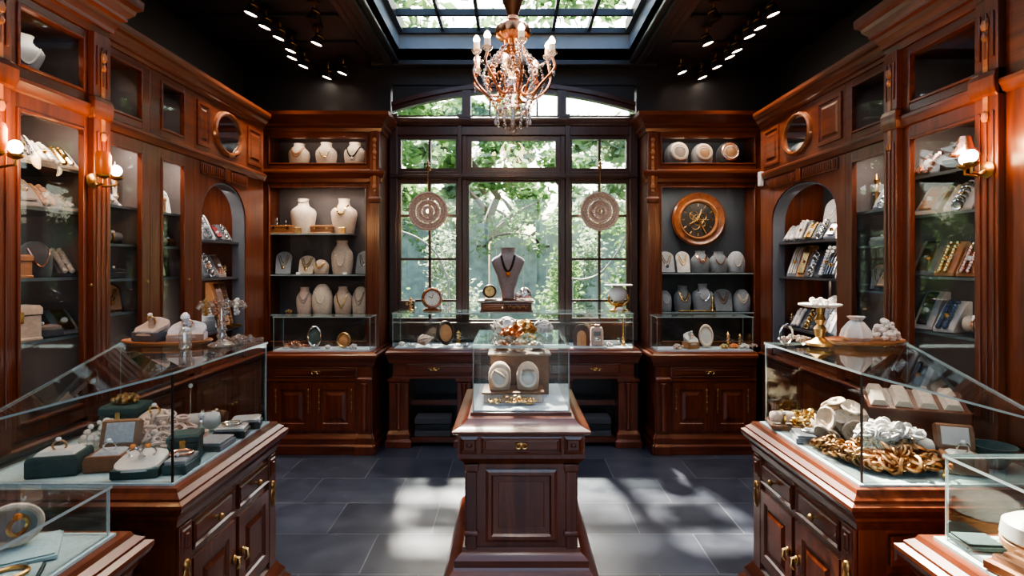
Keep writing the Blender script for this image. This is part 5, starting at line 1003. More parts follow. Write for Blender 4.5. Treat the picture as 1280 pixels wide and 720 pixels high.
MB().frame(lambda a, b, d: (a, -.06+.12*b+d*-.4, .158+.06*b+d), -.185, .185, .03, .97, .012, 0, .004).build('riser_edge', M_BRASS, root) if False else None
for k in range(4):
    x = -.125+.083*k; MB().rings([[(x-.036+i, -.05+.095*t, .162+.0475*t+h_) for i, h_ in ((0, .0), (.012, .022), (.05, .022), (.066, .0))] for t in (0, .1, .9, 1)]).build('ring_slot', M_IVORY, root)
put(ring_box, 'white square-ring box on brown base, right counter', 1.60, 1.99, zl, -.35, None, w=.11, d=.10, h=.06, m=M_LEATH, inner=M_WHITE, rm=M_SILVER, gem=M_DIAM)
r = thing('gold_ring', 'big gold ring leaning near the square-ring box', 'ring', (1.485, 1.915, zl), .4); MB().torus((0, 0, .026), .021, .005, (.3, 0, .3), 20, 7).build('band', M_GOLD, r); MB().ball((0, -.012, .048), .012, n=8).build('gem', M_AMBER, r)
put(slab, 'flat dark slab before the square-ring box', 1.60, 1.91, zl, -.1, None, w=.16, d=.05, h=.012, m=M_GREEN, top=M_GREEN) if False else None
simple('green_bowl', 'dark green bowl at outer end of right counter', 'bowl', MB().lathe([(.03, 0), (.035, .008), (.062, .045), (.07, .08), (.064, .08), (.055, .045), (0, .012)], n=28), M_GREEN, 1.745, 2.03, zl, 0)
# on the right case top
put(oval_tray, 'glowing wooden tray with pearls on the right glass case', 1.60, 2.545, zt2, 0, None, w=.36, d=.20, m=M_WTAN)
simple('fabric_pouch', 'white fabric pouch gathered on the right wooden tray', 'pouch', MB().lathe([(.045, 0), (.062, .018), (.055, .05), (.03, .085), (.022, .092), (.036, .11), (.0, .10)], n=56, flute=7, fl=.1), M_WHITE, 1.565, 2.545, zt2+.0145, 0)
simple('pearl_rope', 'heaped rope of cream pearls on the right wooden tray', 'pearls', blob('beads', 60, .12, .09, .10, M_PEARL, 90, .013), M_PEARL, 1.695, 2.545, zt2+.0145, 0, None, 'stuff')
put(dish_stand, 'white dish of pearls on an ornate gold crystal foot', 1.375, 2.50, zt2, 0, None, h=.185, r=.088, m=M_GOLD, dm=M_WHITE, gm=M_OGOLD)
put(cushion, 'clear bangle arch lying on right glass case', 1.27, 2.47, zt2, .3, None, w=.08, d=.06, h=.02, m=M_SILVERF, nm=M_SILVER) if False else None
r = thing('bangle', 'thin silver bangle standing on the right glass case', 'bangle', (1.225, 2.50, zt2), .5); MB().torus((0, 0, .047), .043, .0045, n=28, m=7).build('band', M_SILVER, r); MB().ball((0, -.005, .092), .008, n=8).build('gem', M_SAPH, r)
simple('crystal_beads', 'clear beads scattered on the right glass case', 'beads', blob('beads', 24, .16, .06, .024, M_DIAM, 92, .011), M_CRYS, 1.30, 2.585, zt2, 0, None, 'stuff')
# ---- near right counter
root = thing('wooden_ring_tray', 'ribbed wooden ring tray on the nearest right counter', 'tray', (1.235, 1.27, zl), -1.35)
MB().stack(-.10, .10, -.07, .07, [(0, 0), (.004, .004), (.004, .022), (0, .026)]).build('tray_body', M_WTAN, root)
for k in range(4): MB().rings([[(-.095, -.062+.033*k+a, .026+b) for a, b in ((0, 0), (.006, .012), (.020, .012), (.026, 0))], [(.095, -.062+.033*k+a, .026+b) for a, b in ((0, 0), (.006, .012), (.020, .012), (.026, 0))]]).build('ring_rib', M_LEATH, root)
root = thing('round_box', 'round white box with tan rim at the right picture edge', 'box', (1.335, 1.415, zl), -.3)
MB().lathe([(.07, 0), (.078, .006), (.08, .03), (.072, .034)], n=28).build('box_base', M_TANL, root); MB().lathe([(.074, .034), (.08, .04), (.075, .075), (.05, .092), (0, .098)], n=28).build('padded_lid', M_WHITE, root)
put(slab, 'deep green slab at the far corner of nearest right counter', 1.215, 1.465, zl, -.1, None, w=.09, d=.07, h=.02, m=M_GREEN, top=M_GREEN)
# ---- pedestal case
zp = .9123
put(riser, 'dark upper riser box inside the pedestal case', .0395, 3.06, zp, 0, None, w=.31, d=.22, h=.215, m=M_LEATH, top=M_TAUPE)
put(riser, 'low pink stone step with gold trim inside the pedestal case', .005, 2.845, zp, 0, None, w=.29, d=.15, h=.055, m=M_BLUSH, top=M_LEATH)
for x, lab, nm_ in ((-.062, 'cream shell-shaped necklace bust on the pedestal step, left one', M_IVORY), (.080, 'cream shell-shaped necklace bust on the pedestal step, right one', M_PEARL)):
    r = put(bust, lab, x, 2.845, zp+.0555, 0, 'cream busts on the pedestal step', h=.135, w=.115, m=M_CREAM, style='mound', depth=.8)
    E = Matrix.Translation((0, -.052, .062)) @ Matrix.Rotation(-.3, 4, 'X')
    nk = MB().torus((0, 0, 0), .038, .008, n=24, m=8, sz=1.1).xf(E).build('collar_necklace', nm_, r); MB().ball((0, .006, 0), .034, .014, .038, 14).xf(E).build('collar_pad', M_WHITE, r)
    MB().tube([(-.028, -.014, .035), (0, -.018, .022 if x < 0 else .04), (.03, -.012, .0 if x < 0 else .036)], .006, 6).xf(E).build('chain', M_IVORY if x < 0 else M_TAUPE, nk)
simple('gold_trinkets', 'row of little gold trinkets before the pink step', 'trinkets', blob('mixed', 60, .26, .035, .034, M_GOLD, 95, .009), M_GOLD, .005, 2.738, zp, 0, None, 'stuff')
simple('pearl_heap', 'small pearl heap left of the pedestal step', 'pearls', blob('beads', 40, .06, .16, .07, M_PEARL, 96, .012), M_STONE, -.155+.02, 3.02, zp, 0, None, 'stuff') if False else None
for i, (x, y, m_, s, lab) in enumerate(((.035, 3.02, M_PEARL, .075, 'pearl and silver cluster brooch on the dark riser, centre'), (-.06, 3.07, M_ROSE, .075, 'rose gold cluster brooch on the dark riser, left'), (.13, 3.06, M_SILVER, .075, 'silver cluster brooch on the dark riser, right'), (.04, 3.12, M_STONE, .08, 'veined stone brooch at the back of the dark riser'))): simple('cluster_brooch', lab, 'brooch', cluster(16, .017, 100+i, s), m_, x, y, zp+.2155, i, 'brooches on the dark riser')
zq = .905+.300+.0155
simple('silver_flower', 'silver and white flower brooch on the pedestal glass', 'brooch', blob('petals', 60, .14, .12, .065, M_SILVER, 110, .011), M_STONE, -.035, 3.08, zq, 0)
simple('gold_flower', 'gold flower brooch on the pedestal glass', 'brooch', blob('petals', 60, .12, .11, .07, M_ROSE, 111, .011), M_OGOLD, .06, 2.98, zq, 0)
simple('white_flower', 'white petal flower on the pedestal glass', 'flower', blob('petals', 40, .085, .08, .055, M_WHITE, 112, .012), M_WHITE, .170, 3.05, zq, 0)
simple('bead_heap', 'copper bead heap at the front of the pedestal glass', 'beads', blob('mixed', 40, .10, .10, .045, M_ROSE, 113, .013), M_COPPER, .0, 2.87, zq, 0, None, 'stuff')
r = thing('gold_hairpin', 'slim gold hairpin lying on the pedestal glass', 'hairpin', (.105, 2.86, zq), 0); MB().tube([(-.02, .05, .008), (.0, 0, .008), (.012, -.05, .007)], .0055, 6).build('pin', M_GOLD, r); MB().ball((-.022, .055, .011), .011, n=8).build('head', M_PEARL, r)
# ------------------------------------------------------------------ display counters with glass cases
TOPP = [(0, .715), (.010, .72), (.016, .745), (.024, .755), (.024, .765), (.045, .785), (.052, .80), (.052, .812), (.036, .82), (.036, .828), (.018, .842), (.012, .855), (0, .855)]
PLIN = [(.075, 0), (.075, .07), (.06, .085), (.06, .105), (.04, .13), (.04, .15), (.02, .18), (.012, .2), (0, .21)]
def quad_pane(P, t, nrm):    # pane from four corner points, thickness t along nrm
    mb = MB(); nrm = Vector(nrm)*t; A = [mb.v(p) for p in P]; B = [mb.v(Vector(p)+nrm) for p in P]
    mb.f(A); mb.f(list(reversed(B)))
    for i in range(4): mb.f((A[i], A[(i+1) % 4], B[(i+1) % 4], B[i]), 1)
    return mb
def glass_case(root, O, x0, x1, y0, y1, z, h, tt=.008, drop=None):
    # drop: (corner sign, height) lets the near outer corner of the top run down
    G = [M_GLASS, M_EDGE]; zt = z+h; za = zt; zb = zt
    zl = {(-1): zt, 1: zt}
    if drop: zl[drop[0]] = z+drop[1]
    def b(mb, nm): return mb.build(nm, G, root, O)
    b(quad_pane([(x0, y0, z), (x1, y0, z), (x1, y0, zl[1]), (x0, y0, zl[-1])], .005, (0, 1, 0)), 'front_pane')
    b(quad_pane([(x0, y1, z), (x1, y1, z), (x1, y1, zt), (x0, y1, zt)], .005, (0, -1, 0)), 'rear_pane')
    b(quad_pane([(x0, y0+.006, z), (x0, y1-.006, z), (x0, y1-.006, zt), (x0, y0+.006, zl[-1])], .005, (1, 0, 0)), 'side_pane')
    b(quad_pane([(x1, y0+.006, z), (x1, y1-.006, z), (x1, y1-.006, zt), (x1, y0+.006, zl[1])], .005, (-1, 0, 0)), 'side_pane')
    b(quad_pane([(x0-.004, y0-.004, zl[-1]), (x1+.004, y0-.004, zl[1]), (x1+.004, y1+.004, zt), (x0-.004, y1+.004, zt)], tt, (0, 0, 1)), 'top_pane')
def counter(label, side, xi, xo, y0, y1, case_h, drop=None, near=True):
    # xi: aisle edge, xo: edge next to the wall cabinets
    x0, x1 = sorted((xi, xo)); O = Vector(((x0+x1)/2, (y0+y1)/2, 0)); root = thing('display_counter', label, 'counter', O)
    bl = lambda mb, nm, m, par=root, bv=0.: mb.build(nm, m, par, O, bv)
    m = .05; bx0, bx1, by0, by1 = x0, x1, y0, y1
    bl(MB().stack(bx0, bx1, by0, by1, PLIN), 'plinth', M_WY); bl(MB().box(bx0, bx1, by0, by1, .2, .73), 'carcass', M_WV)
    bl(MB().stack(x0, x1, y0, y1, TOPP), 'countertop', M_WY)
    lin = bl(MB().box(x0+.012, x1-.012, y0+.012, y1-.012, .855, .862), 'lining', M_TEAL)
    fn = FXP(xi) if side < 0 else FXN(xi); ln = y1-y0; nd = max(2, round(ln/.36)); w = (ln-.12)/nd
    for k in range(nd):
        a = y0+.09+k*w; b = a+w-.03
        d = bl(MB().panel(fn, a, b, .60, .70, DRAWER), 'drawer', M_WY); knob_mb(Vector(fn((a+b)/2, .65, .010)), .014, (-side, 0, 0)).build('knob', M_BRASS, d, O)
        d = bl(MB().panel(fn, a, b, .235, .57, [(0, 0), (0, .012), (.05, .012), (.056, .004), (.07, .004), (.09, .012)]), 'door', M_WV)
        ya = b-.02 if k % 2 == 0 else a+.02
        h = MB(); p = fn(ya, .42, .012); sx = -side
        h.ball((p[0]+sx*.006, p[1], p[2]), .008, .012, .02, 10); h.tube([(p[0]+sx*.006, p[1], p[2]+.012), (p[0]+sx*.026, p[1], p[2]+.008), (p[0]+sx*.028, p[1], p[2]-.018), (p[0]+sx*.016, p[1], p[2]-.034)], [.006, .006, .008, .007], 8)
        h.build('handle', M_GOLD, d, O)
    fy = FY(y0); bl(MB().panel(fy, x0+.1, x1-.1, .235, .57, RAISED), 'end_panel', M_WV); bl(MB().panel(fy, x0+.1, x1-.1, .60, .70, DRAWER), 'end_frieze', M_WX)
    for yy in (y0, y1):    # corner posts with carved blocks
        a, b = (yy+.005, yy+.075) if yy == y0 else (yy-.075, yy-.005)
        mb = MB(); mb.bar(fn, a, b, .2, .715, 0, .014); mb.panel(fn, a+.008, b-.008, .62, .70, [(0, .014), (.006, .02), (.014, .016), (.02, .024)])
        p = bl(mb, 'corner_post', M_WV, bv=.003)
        mb = MB(); q = fn((a+b)/2, .52, .014); mb.ball(q, .012, .02, .05, 10); q = fn((a+b)/2, .575, .014); mb.ball(q, .014, .016, .02, 10); mb.build('carved_bracket', M_OGOLD, p, O)
    e = .022 if side < 0 else .03
    glass_case(root, O, x0+e, x1-e, y0+e, y1-e, .862, case_h, .008, drop)
    if drop: c = (x1-e if side < 0 else x0+e); bl(MB().box(c-.003, c+.003, y0+e-.003, y0+e+.003, .862, .862+case_h), 'corner_strip', M_IRON)
    return root
counter('mahogany counter with glass case of ring pads, left of the aisle', -1, -1.125, -1.85, 1.87, 2.64, .365, (-1, .185))
counter('low glass-topped counter with a white ring dome, nearest on the left', -1, -1.075, -1.80, .70, 1.55, .125)
counter('mahogany counter with glass case of heaped gold, right of the aisle', 1, 1.15, 1.87, 1.86, 2.64, .365, (1, .185))
counter('low glass-topped counter with a wooden tray, nearest on the right', 1, 1.13, 1.85, .70, 1.53, .22)

# ------------------------------------------------------------------ long table below the garden windows
TX0, TX1, TYF, TYB = -1.09, 1.115, 4.88, 5.255
O = Vector((.012, 5.05, 0)); root = thing('console_table', 'long mahogany console table with glass case below the garden windows', 'table', O)
bl = lambda mb, nm, m, par=None, bv=0.: mb.build(nm, m, par or root, O, bv)
bl(MB().stack(TX0+.03, TX1-.03, TYF, TYB, [(0, .735), (.012, .74), (.02, .765), (.03, .80), (.04, .815), (.04, .835), (.028, .845), (.02, .86), (0, .86)], (1, 1, 1, 0)), 'tabletop', M_WX)
bl(MB().box(TX0+.05, TX1-.05, TYF+.01, TYB, .60, .74), 'frieze', M_WX)
bl(MB().box(TX0+.04, TX1-.04, TYF-.002, TYF+.01, .60, .615), 'moulding_strip', M_WX)
for a, b in ((TX0+.17, -.30), (.33, TX1-.17)):
    d = bl(MB().panel(FY(TYF+.01), a, b, .63, .73, DRAWER), 'drawer', M_WX); c = -.68 if a < 0 else .735
    mb = MB(); [mb.torus((c+k*.02, TYF-.008, .685), .012, .004, n=12, m=5) for k in (-1, 1)]; mb.ball((c, TYF-.008, .69), .008, .006, .012, 8); mb.tube([(c-.05, TYF-.005, .69), (c, TYF-.008, .675), (c+.05, TYF-.005, .69)], .004, 6); mb.build('drawer_pull', M_GOLD, d, O)
for x in (TX0+.10, TX1-.10, -.42, .46):
    w_ = .085 if abs(x) > .6 else .06
    for y in ((TYF+.07,) if abs(x) > .6 else (TYF+.07,)):
        mb = MB(); mb.box(x-w_, x+w_, y-.06, TYB-.02, .12, .60); mb.stack(x-w_, x+w_, y-.06, TYB-.02, [(.03, 0), (.03, .055), (.018, .07), (.018, .115), (.006, .135), (0, .15)], (1, 1, 1, 0))
        mb.stack(x-w_, x+w_, y-.06, TYB-.02, [(0, .56), (.012, .575), (.012, .60)], (1, 1, 1, 0)); mb.lathe([(.022, .15), (.024, .17), (.017, .2), (.02, .45), (.026, .52), (.026, .56)], (x, y-.062, 0), 24)
        bl(mb, 'leg', M_WV, None, .003)
bl(MB().box(TX0+.18, TX1-.18, TYF+.03, TYB-.02, .035, .075), 'lower_shelf', M_WX); bl(MB().box(TX0+.18, TX1-.18, TYF+.20, TYF+.225, .32, .365), 'back_rail', M_WX)
bl(MB().box(TX0+.05, TX1-.05, TYB-.015, TYB, .12, .60), 'back_panel', M_BLACK)
bl(MB().box(TX0+.06, TX1-.06, TYF+.02, TYB-.02, .86, .866), 'lining', M_PALE)
glass_case(root, O, TX0+.045, TX1-.055, TYF+.012, TYB-.012, .866, .295, .012)
for i, z in enumerate((.115, .17, .225)):
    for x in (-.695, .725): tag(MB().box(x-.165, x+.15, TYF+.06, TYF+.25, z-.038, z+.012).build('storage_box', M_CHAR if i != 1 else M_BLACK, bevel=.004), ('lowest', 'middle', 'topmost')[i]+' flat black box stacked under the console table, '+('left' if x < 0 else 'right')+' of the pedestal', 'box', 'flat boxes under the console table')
# glass cases on the dressers
for lab, x0, x1 in (('low glass case on the counter of the left dresser', -2.02, -1.20), ('low glass case on the counter of the right dresser', 1.225, 2.04)):
    O = Vector(((x0+x1)/2, 4.83, .86)); root = thing('glass_case', lab, 'display case', O)
    MB().box(x0, x1, 4.735, 4.95, .8606, .872).build('lining', M_PALE, root, O); glass_case(root, O, x0, x1, 4.735, 4.95, .872, .275, .008)

# ------------------------------------------------------------------ central pedestal
PX0, PX1, PY0, PY1 = -.215, .300, 2.56, 3.30
O = Vector((.0425, 2.93, 0)); root = thing('display_pedestal', 'mahogany pedestal with a tall glass case in the middle of the room', 'pedestal', O)
bl(MB().stack(PX0, PX1, PY0, PY1, [(.095, 0), (.10, .10), (.10, .16), (.085, .19), (.06, .215), (.05, .225), (.045, .235), (.045, .265), (.03, .28), (.012, .29), (.01, .31)]), 'plinth', M_WX)
bl(MB().stack(PX0, PX1, PY0, PY1, [(0, .30), (0, .685), (.01, .70), (.03, .72), (.03, .735)]), 'carcass', M_WV)
bl(MB().stack(PX0, PX1, PY0, PY1, [(.03, .735), (.03, .83)]), 'frieze', M_WX)
bl(MB().stack(PX0, PX1, PY0, PY1, [(.03, .828), (.045, .832), (.055, .838), (.055, .848), (.045, .853), (.028, .858), (.012, .866), (.0, .876), (-.012, .89)]), 'top', M_WX)
fp = FY(PY0)
bl(MB().panel(fp, PX0+.095, PX1-.095, .335, .665, [(0, 0), (0, .012), (.012, .016), (.026, .016), (.034, .004), (.05, .002), (.058, .002), (.066, -.004), (.07, -.004)]), 'panel', M_WV)
d = bl(MB().panel(FY(PY0-.03), PX0+.075, PX1-.075, .742, .822, DRAWER), 'drawer', M_WX); c = (PX0+PX1)/2
mb = MB(); [mb.torus((c+k*.014, PY0-.048, .782), .011, .0035, n=12, m=5) for k in (-1, 1)]; mb.ball((c, PY0-.044, .786), .02, .006, .014, 10); mb.build('drawer_pull', M_OGOLD, d, O)
for sx in (-1, 1):
    a = PX0-.02 if sx < 0 else PX1-.065
    p = bl(MB().panel(FY(PY0-.03), a, a+.085, .742, .822, [(0, 0), (0, .008), (.012, .012), (.018, .004), (.03, .004), (.036, .010)]), 'carved_block', M_WV)
    xx = PX0+.03 if sx < 0 else PX1-.03
    mb = MB(); mb.box(xx-.024, xx+.024, PY0-.012, PY0, .30, .69); mb.stack(xx-.028, xx+.028, PY0-.014, PY0, [(0, .36), (.006, .365), (.006, .38), (0, .385)], (1, 1, 1, 0)); mb.stack(xx-.026, xx+.026, PY0-.012, PY0, [(0, .65), (.006, .66), (.008, .69)], (1, 1, 1, 0)); bl(mb, 'corner_pilaster', M_WV, None, .003)
    f2 = FXN(PX0) if sx < 0 else FXP(PX1); bl(MB().panel(f2, PY0+.12, PY1-.12, .335, .665, RAISED), 'side_panel', M_WV)
bl(MB().box(PX0+.02, PX1-.02, PY0+.06, PY1-.06, .88, .905), 'case_base', M_WX, None, .004)
bl(MB().box(PX0+.035, PX1-.035, PY0+.075, PY1-.075, .905, .911), 'lining', M_PALE)
glass_case(root, O, PX0+.03, PX1-.03, PY0+.07, PY1-.07, .905, .300, .014)

# ------------------------------------------------------------------ chandelier
CHX, CHY = .005, 3.6
O = Vector((CHX, CHY, 2.9)); root = thing('chandelier', 'copper and crystal chandelier with lit candles hanging from the skylight', 'chandelier', O)
cb = lambda mb, nm, m, par=root: mb.build(nm, m, par, O)
cb(MB().lathe([(.012, 3.74), (.012, 3.42), (.05, 3.40), (.072, 3.34), (.068, 3.29), (.04, 3.22), (.034, 3.19), (.042, 3.175), (.05, 3.16), (.03, 3.155)], (CHX, CHY, 0), 20), 'stem', M_COPPER)
cb(MB().lathe([(.05, 3.745), (.06, 3.72), (.02, 3.70)], (CHX, CHY, 0), 20), 'ceiling_cup', M_COPPER)
cb(MB().lathe([(.03, 3.16), (.07, 3.145), (.105, 3.12), (.113, 3.09), (.108, 3.065), (.085, 3.045), (.06, 3.03), (.055, 3.0), (.075, 2.985), (.05, 2.965), (.03, 2.95)], (CHX, CHY, 0), 48, flute=16, fl=.045), 'bowl', M_COPPER)
cb(MB().lathe([(.03, 2.96), (.055, 2.9), (.045, 2.84), (.03, 2.80), (.05, 2.77), (.06, 2.73), (.035, 2.69), (.025, 2.66), (.04, 2.63), (.09, 2.60), (.105, 2.57), (.09, 2.555), (.03, 2.55)], (CHX, CHY, 0), 32, flute=8, fl=.05), 'glass_column', M_CRYS)
nA = 8
for k in range(nA):
    a = 2*PI*k/nA+.22; ca, sa = math.cos(a), math.sin(a); R_ = .285 if k % 2 else .235; ze = 2.905 if k % 2 else 2.955
    P = lambda r, z: (CHX+ca*r, CHY+sa*r, z)
    pts = [P(.04, 2.74), P(.08, 2.68), P(.15, 2.675), P(.22, 2.73), P(R_+.02, 2.80), P(R_+.012, 2.85), P(R_, ze-.03)]
    arm = cb(MB().tube(curve(pts, 4), .0092, 8).tube(curve([P(.09, 2.69), P(.12, 2.76), P(.16, 2.79), P(.18, 2.76), P(.165, 2.74)], 4), .005, 6), 'arm', M_COPPER if k % 2 else M_ROSE)
    cb(MB().lathe([(.006, ze-.035), (.03, ze-.012), (.034, ze), (.02, ze-.004)], P(R_, 0)[:2]+(0,), 12), 'drip_cup', M_CRYS, arm)
    cb(MB().lathe([(.020, ze-.003), (.020, ze+.045), (.004, ze+.05)], P(R_, 0)[:2]+(0,), 10), 'candle', M_CANDLE, arm)
    cb(MB().lathe([(.006, ze+.046), (.019, ze+.056), (.021, ze+.070), (.012, ze+.088), (0, ze+.098)], P(R_, 0)[:2]+(0,), 10), 'bulb', M_BULB, arm)
    mb = MB(); p = Vector(P(R_+.005, ze-.03))
    for j in range(3): q = p+Vector((ca*.008, sa*.008, -.022-.024*j)); mb.ball(q, .008, .008, .012, 6)
    mb.ball(p+Vector((ca*.008, sa*.008, -.10)), .012, .012, .022, 6); cb(mb, 'crystal_drop', M_CRYS, arm)
    mb = MB(); p0, p1 = Vector(P(.075, 2.99)), Vector(P(R_, ze-.02))
    for j in range(1, 9):
        t = j/9; q = p0.lerp(p1, t); q.z -= .09*math.sin(PI*t); mb.ball(q, .009, .009, .009, 6)
    mb.tube([p0.lerp(p1, t)-Vector((0, 0, .09*math.sin(PI*t))) for t in [j/10 for j in range(11)]], .003, 4); cb(mb, 'crystal_garland', M_CRYS)
for k in range(14):    # bead strings sweeping from the bowl down to the lower cup
    a = 2*PI*k/14+.1; ca, sa = math.cos(a), math.sin(a); mb = MB()
    for j in range(17):
        t = j/16; r = lerp(.07, .095, t)+.085*math.sin(PI*t)*(1+.35*(k % 2)); z = lerp(2.98, 2.58, t); mb.ball((CHX+r*math.cos(a+.5*t), CHY+r*math.sin(a+.5*t), z), .0095 if j % 4 else .015, n=6)
    mb.tube([(CHX+(lerp(.07, .095, t)+.085*math.sin(PI*t)*(1+.35*(k % 2)))*math.cos(a+.5*t), CHY+(lerp(.07, .095, t)+.085*math.sin(PI*t)*(1+.35*(k % 2)))*math.sin(a+.5*t), lerp(2.98, 2.58, t)) for t in [j/12 for j in range(13)]], .003, 4)
    cb(mb, 'bead_string', (M_ROSE, M_CRYS, M_COPPER, M_DIAM)[k % 4])
for k in range(12):
    a = 2*PI*k/12; ca, sa = math.cos(a), math.sin(a); mb = MB()
    for j, (r, z) in enumerate(((.105, 2.56), (.108, 2.54))): mb.ball((CHX+ca*r, CHY+sa*r, z), .01, .01, .012, 6)
    mb.ball((CHX+ca*.108, CHY+sa*.108, 2.512), .013, .013, .022, 6); cb(mb, 'crystal_drop', M_DIAM if k % 3 == 0 else M_CRYS)
cb(MB().lathe([(.006, 2.55), (.02, 2.53), (.012, 2.515), (.03, 2.49), (.032, 2.475), (.02, 2.45), (0, 2.425)], (CHX, CHY, 0), 8), 'pendant_drop', M_CRYS)

# ------------------------------------------------------------------ ceiling spotlights
SPL = [(-1.82, 3.92), (-1.82, 4.14), (-1.80, 4.34), (-1.81, 4.60), (-1.86, 4.76), (-1.84, 4.96), (-1.545, 4.45), (-1.73, 5.26), (-1.55, 5.14), (-1.42, 4.02)]
SPR = [(1.825, 3.93), (1.83, 4.15), (1.82, 4.31), (1.84, 4.60), (1.835, 4.74), (1.815, 4.98), (1.55, 4.45), (1.78, 5.26), (1.546, 5.12), (1.45, 4.02)]
ORD = ('nearest', 'second nearest', 'third', 'fourth', 'fifth', 'sixth')
for sd, L_ in ((-1, SPL), (1, SPR)):
    for i, (x, y) in enumerate(L_):
        nm = 'left' if sd < 0 else 'right'
        lab = (f'lit brass ceiling spotlight, {ORD[i]} in the outer row on the {nm}' if i < 6 else f'lit brass ceiling spotlight standing alone in the inner row on the {nm}' if i == 6 else f'lit brass ceiling spotlight in the far {nm} corner, closer to the back wall' if i == 7 else f'lit brass ceiling spotlight in the far {nm} corner, closer to the skylight' if i == 8 else f'unlit brass ceiling spotlight beside the skylight on the {nm}')
        r = thing('ceiling_spotlight', lab, 'spotlight', (x, y, CZ-.018), 0, 'ceiling spotlights'); tl = -sd*.32
        MB().lathe([(.04, -.012), (.042, 0), (.012, 0)], n=16).build('mount', M_IRON, r)
        MB().tube([(0, 0, -.01), (0, .012, -.045), (0, 0, -.065)], .007, 8).build('stem', M_BRASS, r)
        h = MB().lathe([(.018, .055), (.03, .05), (.034, .02), (.046, -.02), (.05, -.032), (.044, -.032), (.03, .01)], n=20).build('housing', M_IRON, r, None, 0, (0, 0, -.105), (0, tl, 0))
        MB().lathe([(.0, -.026), (.044, -.026), (.044, -.022), (0, -.022)], n=20).build('lens', M_SPOTLENS if i != 9 else M_ROSE, h)
        MB().torus((0, 0, .03), .033, .004, (PI/2, 0, 0), 16, 5).build('brass_ring', M_BRASS, h)

# ------------------------------------------------------------------ wall lamps
def sconce(lab, side, x, y, z, n, bell=False):
    r = thing('wall_lamp', lab, 'lamp', (x, y, z), -side*PI/2)   # front looks into the room
    MB().lathe([(.035, 0), (.035, .008), (.02, .016), (.012, .018)], n=16).xf(Matrix.Rotation(PI/2, 4, 'X')).xf(Matrix.Translation((0, 0, -.06))).build('backplate', M_BRASS, r)
    for i in range(n):
        dx = (i-(n-1)/2)*.058; dy = -.075-.02*(i % 2)
        a = MB().tube([(0, -.012, -.06), (dx*.6, dy*.5, -.085), (dx, dy, -.075), (dx, dy, -.05)], .006, 8).lathe([(.008, -.055), (.026, -.045), (.028, -.036), (.01, -.034)], (dx, dy, 0), 14).build('arm', M_BRASS, r)
        if bell and i == 0:
            MB().lathe([(.008, .085), (.02, .083), (.026, .06), (.032, .035), (.05, .015), (.053, .005), (.047, .006), (.03, .03), (.02, .055)], (dx, dy, .0), 20).build('bell_shade', M_ROSE, a)
            MB().ball((dx, dy, -.012), .021, .021, .024, 12).build('bulb', M_BULB, a)
        elif i % 2 == 0:
            MB().lathe([(.026, -.034), (.032, -.02), (.033, .05), (.027, .07), (.022, .07), (.028, .05), (.027, -.03)], (dx, dy, 0), 16).build('glass_shade', M_AMBGL, a)
            MB().ball((dx, dy, .0), .014, .014, .024, 10).build('bulb', M_BULB, a)
        else: MB().ball((dx, dy, -.008), .024, .024, .026, 12).build('bulb', M_BULB, a)
    return r
sconce('brass wall lamp with amber glass, cut by the left picture edge', -1, -1.97, 2.085, 2.05, 2)
sconce('brass wall lamp with one amber cylinder shade, second on the left wall', -1, -1.97, 2.625, 2.05, 2)
sconce('brass wall lamp with a bell shade on the right wall', 1, 1.97, 2.315, 2.05, 2, True)

# ------------------------------------------------------------------ light
def light(name, kind, loc, energy, color=(1, .82, .62), size=.1, rot=None, target=None, **k):
    l = bpy.data.lights.new(name, kind); l.energy = energy; l.color = color
    if kind == 'AREA': l.size = size; l.shape = k.get('shape', 'SQUARE'); l.size_y = k.get('size_y', size); l.spread = k.get('spread', PI)
    elif kind == 'SUN': l.angle = size
    else: l.shadow_soft_size = size
    if kind == 'SPOT': l.spot_size = k.get('cone', 1.2); l.spot_blend = .7
    o = bpy.data.objects.new(name, l); COL.objects.link(o); o.location = loc
    if target is not None: o.rotation_euler = (Vector(target)-Vector(loc)).to_track_quat('-Z', 'Y').to_euler()
    elif rot: o.rotation_euler = rot
    return o
WARM = (1, .78, .55); SOFT = (1, .86, .72)
SUNV = Vector((.16, -.80, -1.0))
light('sun', 'SUN', (0, 8, 10), LS['sun'], (1, .90, .78), .06, target=Vector((0, 8, 10))+SUNV)
for sd, L_ in ((-1, SPL), (1, SPR)):
    for i, (x, y) in enumerate(L_[:9]):
        tg = (x+sd*.05, 4.7, .9) if i in (7, 8, 5, 4) else (sd*2.15, y+.0, 1.3) if i < 4 else (sd*1.5, 4.9, .9)
        light('spotlight_beam', 'SPOT', (x-sd*.02, y, CZ-.175), LS['spot'], SOFT, .03, target=tg, cone=1.25)
light('chandelier_glow', 'POINT', (CHX, CHY-.0, 3.02), LS['chand'], (1, .70, .42), .16)
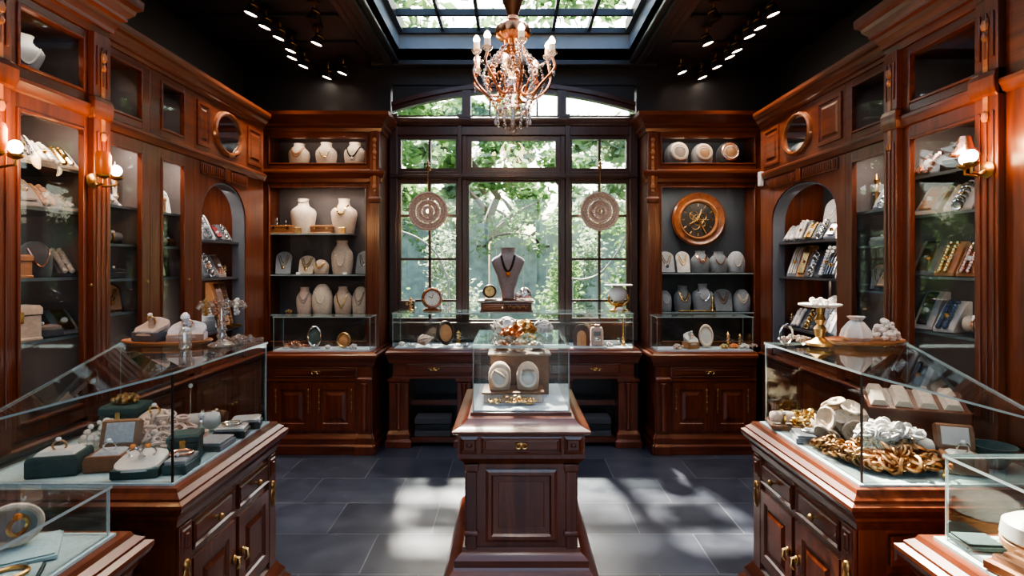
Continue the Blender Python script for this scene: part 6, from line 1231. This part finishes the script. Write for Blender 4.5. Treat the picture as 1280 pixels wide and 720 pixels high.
for sd, y, w_, face in ((-1, 3.475, .25, 2.1), (-1, 3.0, .36, 2.1), (-1, 2.44, .36, 2.0), (1, 3.22, .36, 2.1), (1, 2.61, .42, 2.0), (-1, 4.1, .5, 2.1), (1, 4.08, .7, 2.1)):
    zt = 2.31 if face != 2.1 or y < 3.6 else 2.17
    light('cabinet_light', 'AREA', (sd*(face+.06), y, zt-.02), LS['cab'], SOFT, w_*.9, target=(sd*(face+.30), y, 1.3), shape='RECTANGLE', size_y=.03)
    ya = y-w_/2-(.02 if y < 3.7 else -.03); light('added_side_fill', 'AREA', (sd*(face+.09), ya, 1.62), LS['cside']*(1.4 if y > 3.7 else 1), SOFT, .04, target=(sd*(face+.40), ya+.20, 1.60), shape='RECTANGLE', size_y=1.25, spread=2.0)  # added fill hidden behind the stile, no fixture, lifts the dim shelves
    if y < 3.7: light('transom_light', 'AREA', (sd*(face+.07), y, 2.635), LS['cab']*.12, SOFT, w_*.9, target=(sd*(face+.3), y, 2.4), shape='RECTANGLE', size_y=.03)
for x0, x1 in ((-2.0, -1.3), (1.33, 2.02)):
    light('dresser_light', 'AREA', ((x0+x1)/2, 5.05, 2.28), LS['dress'], SOFT, x1-x0, target=((x0+x1)/2, 5.22, 1.2), shape='RECTANGLE', size_y=.05)
    light('dresser_light', 'AREA', ((x0+x1)/2, 5.05, 2.73), LS['dress']*.22, SOFT, x1-x0, target=((x0+x1)/2, 5.28, 2.5), shape='RECTANGLE', size_y=.05)
for x, y, z, e in ((-1.84, 2.10, 2.06, 1.5), (-1.84, 2.64, 2.06, 1.1), (1.84, 2.31, 2.05, 1.5)): light('wall_lamp_glow', 'POINT', (x, y, z+.03), LS['sconce']*e, (1, .52, .22), .05)
for x, y, z, e, t in ((-1.35, 1.9, 3.4, 1, (-1.4, 2.25, .9)), (1.4, 1.9, 3.4, 1, (1.45, 2.25, .9)), (.04, 2.2, 3.42, .7, (.04, 2.9, .9)), (-1.3, .9, 3.4, .6, (-1.4, 1.2, .9)), (1.35, .9, 3.4, .6, (1.45, 1.2, .9))):
    light('counter_spotlight', 'SPOT', (x, y, z), LS['counter']*e, SOFT, .05, target=t, cone=.9)
W = bpy.data.worlds.new('sky'); sc.world = W; W.use_nodes = True; nt = W.node_tree
sk = nt.nodes.new('ShaderNodeTexSky'); sk.sky_type = 'NISHITA'; sk.sun_disc = False; sk.sun_elevation = math.radians(48); sk.sun_rotation = math.radians(0); sk.air_density = 1.2; sk.dust_density = 4
nt.links.new(sk.outputs[0], nt.nodes['Background'].inputs[0]); nt.nodes['Background'].inputs[1].default_value = LS['sky']
# ------------------------------------------------------------------ camera
cd = bpy.data.cameras.new('camera'); cam = bpy.data.objects.new('camera', cd); COL.objects.link(cam); sc.camera = cam
cam.location = (0, 0, CAMH); cam.rotation_euler = (PI/2, 0, 0); cd.sensor_width = 36; cd.lens = 36*F/1280; cd.shift_y = -30/1280; cd.clip_start = .05
sc.view_settings.view_transform = 'AgX'; sc.view_settings.look = LS['look']; sc.view_settings.exposure = LS['exp']
sc.cycles.use_denoising = True; sc.cycles.max_bounces = 10; sc.cycles.transparent_max_bounces = 24; sc.cycles.glossy_bounces = 4; sc.cycles.diffuse_bounces = 4
sc.cycles.sample_clamp_indirect = 6; sc.cycles.caustics_reflective = False; sc.cycles.caustics_refractive = False; sc.cycles.blur_glossy = 1
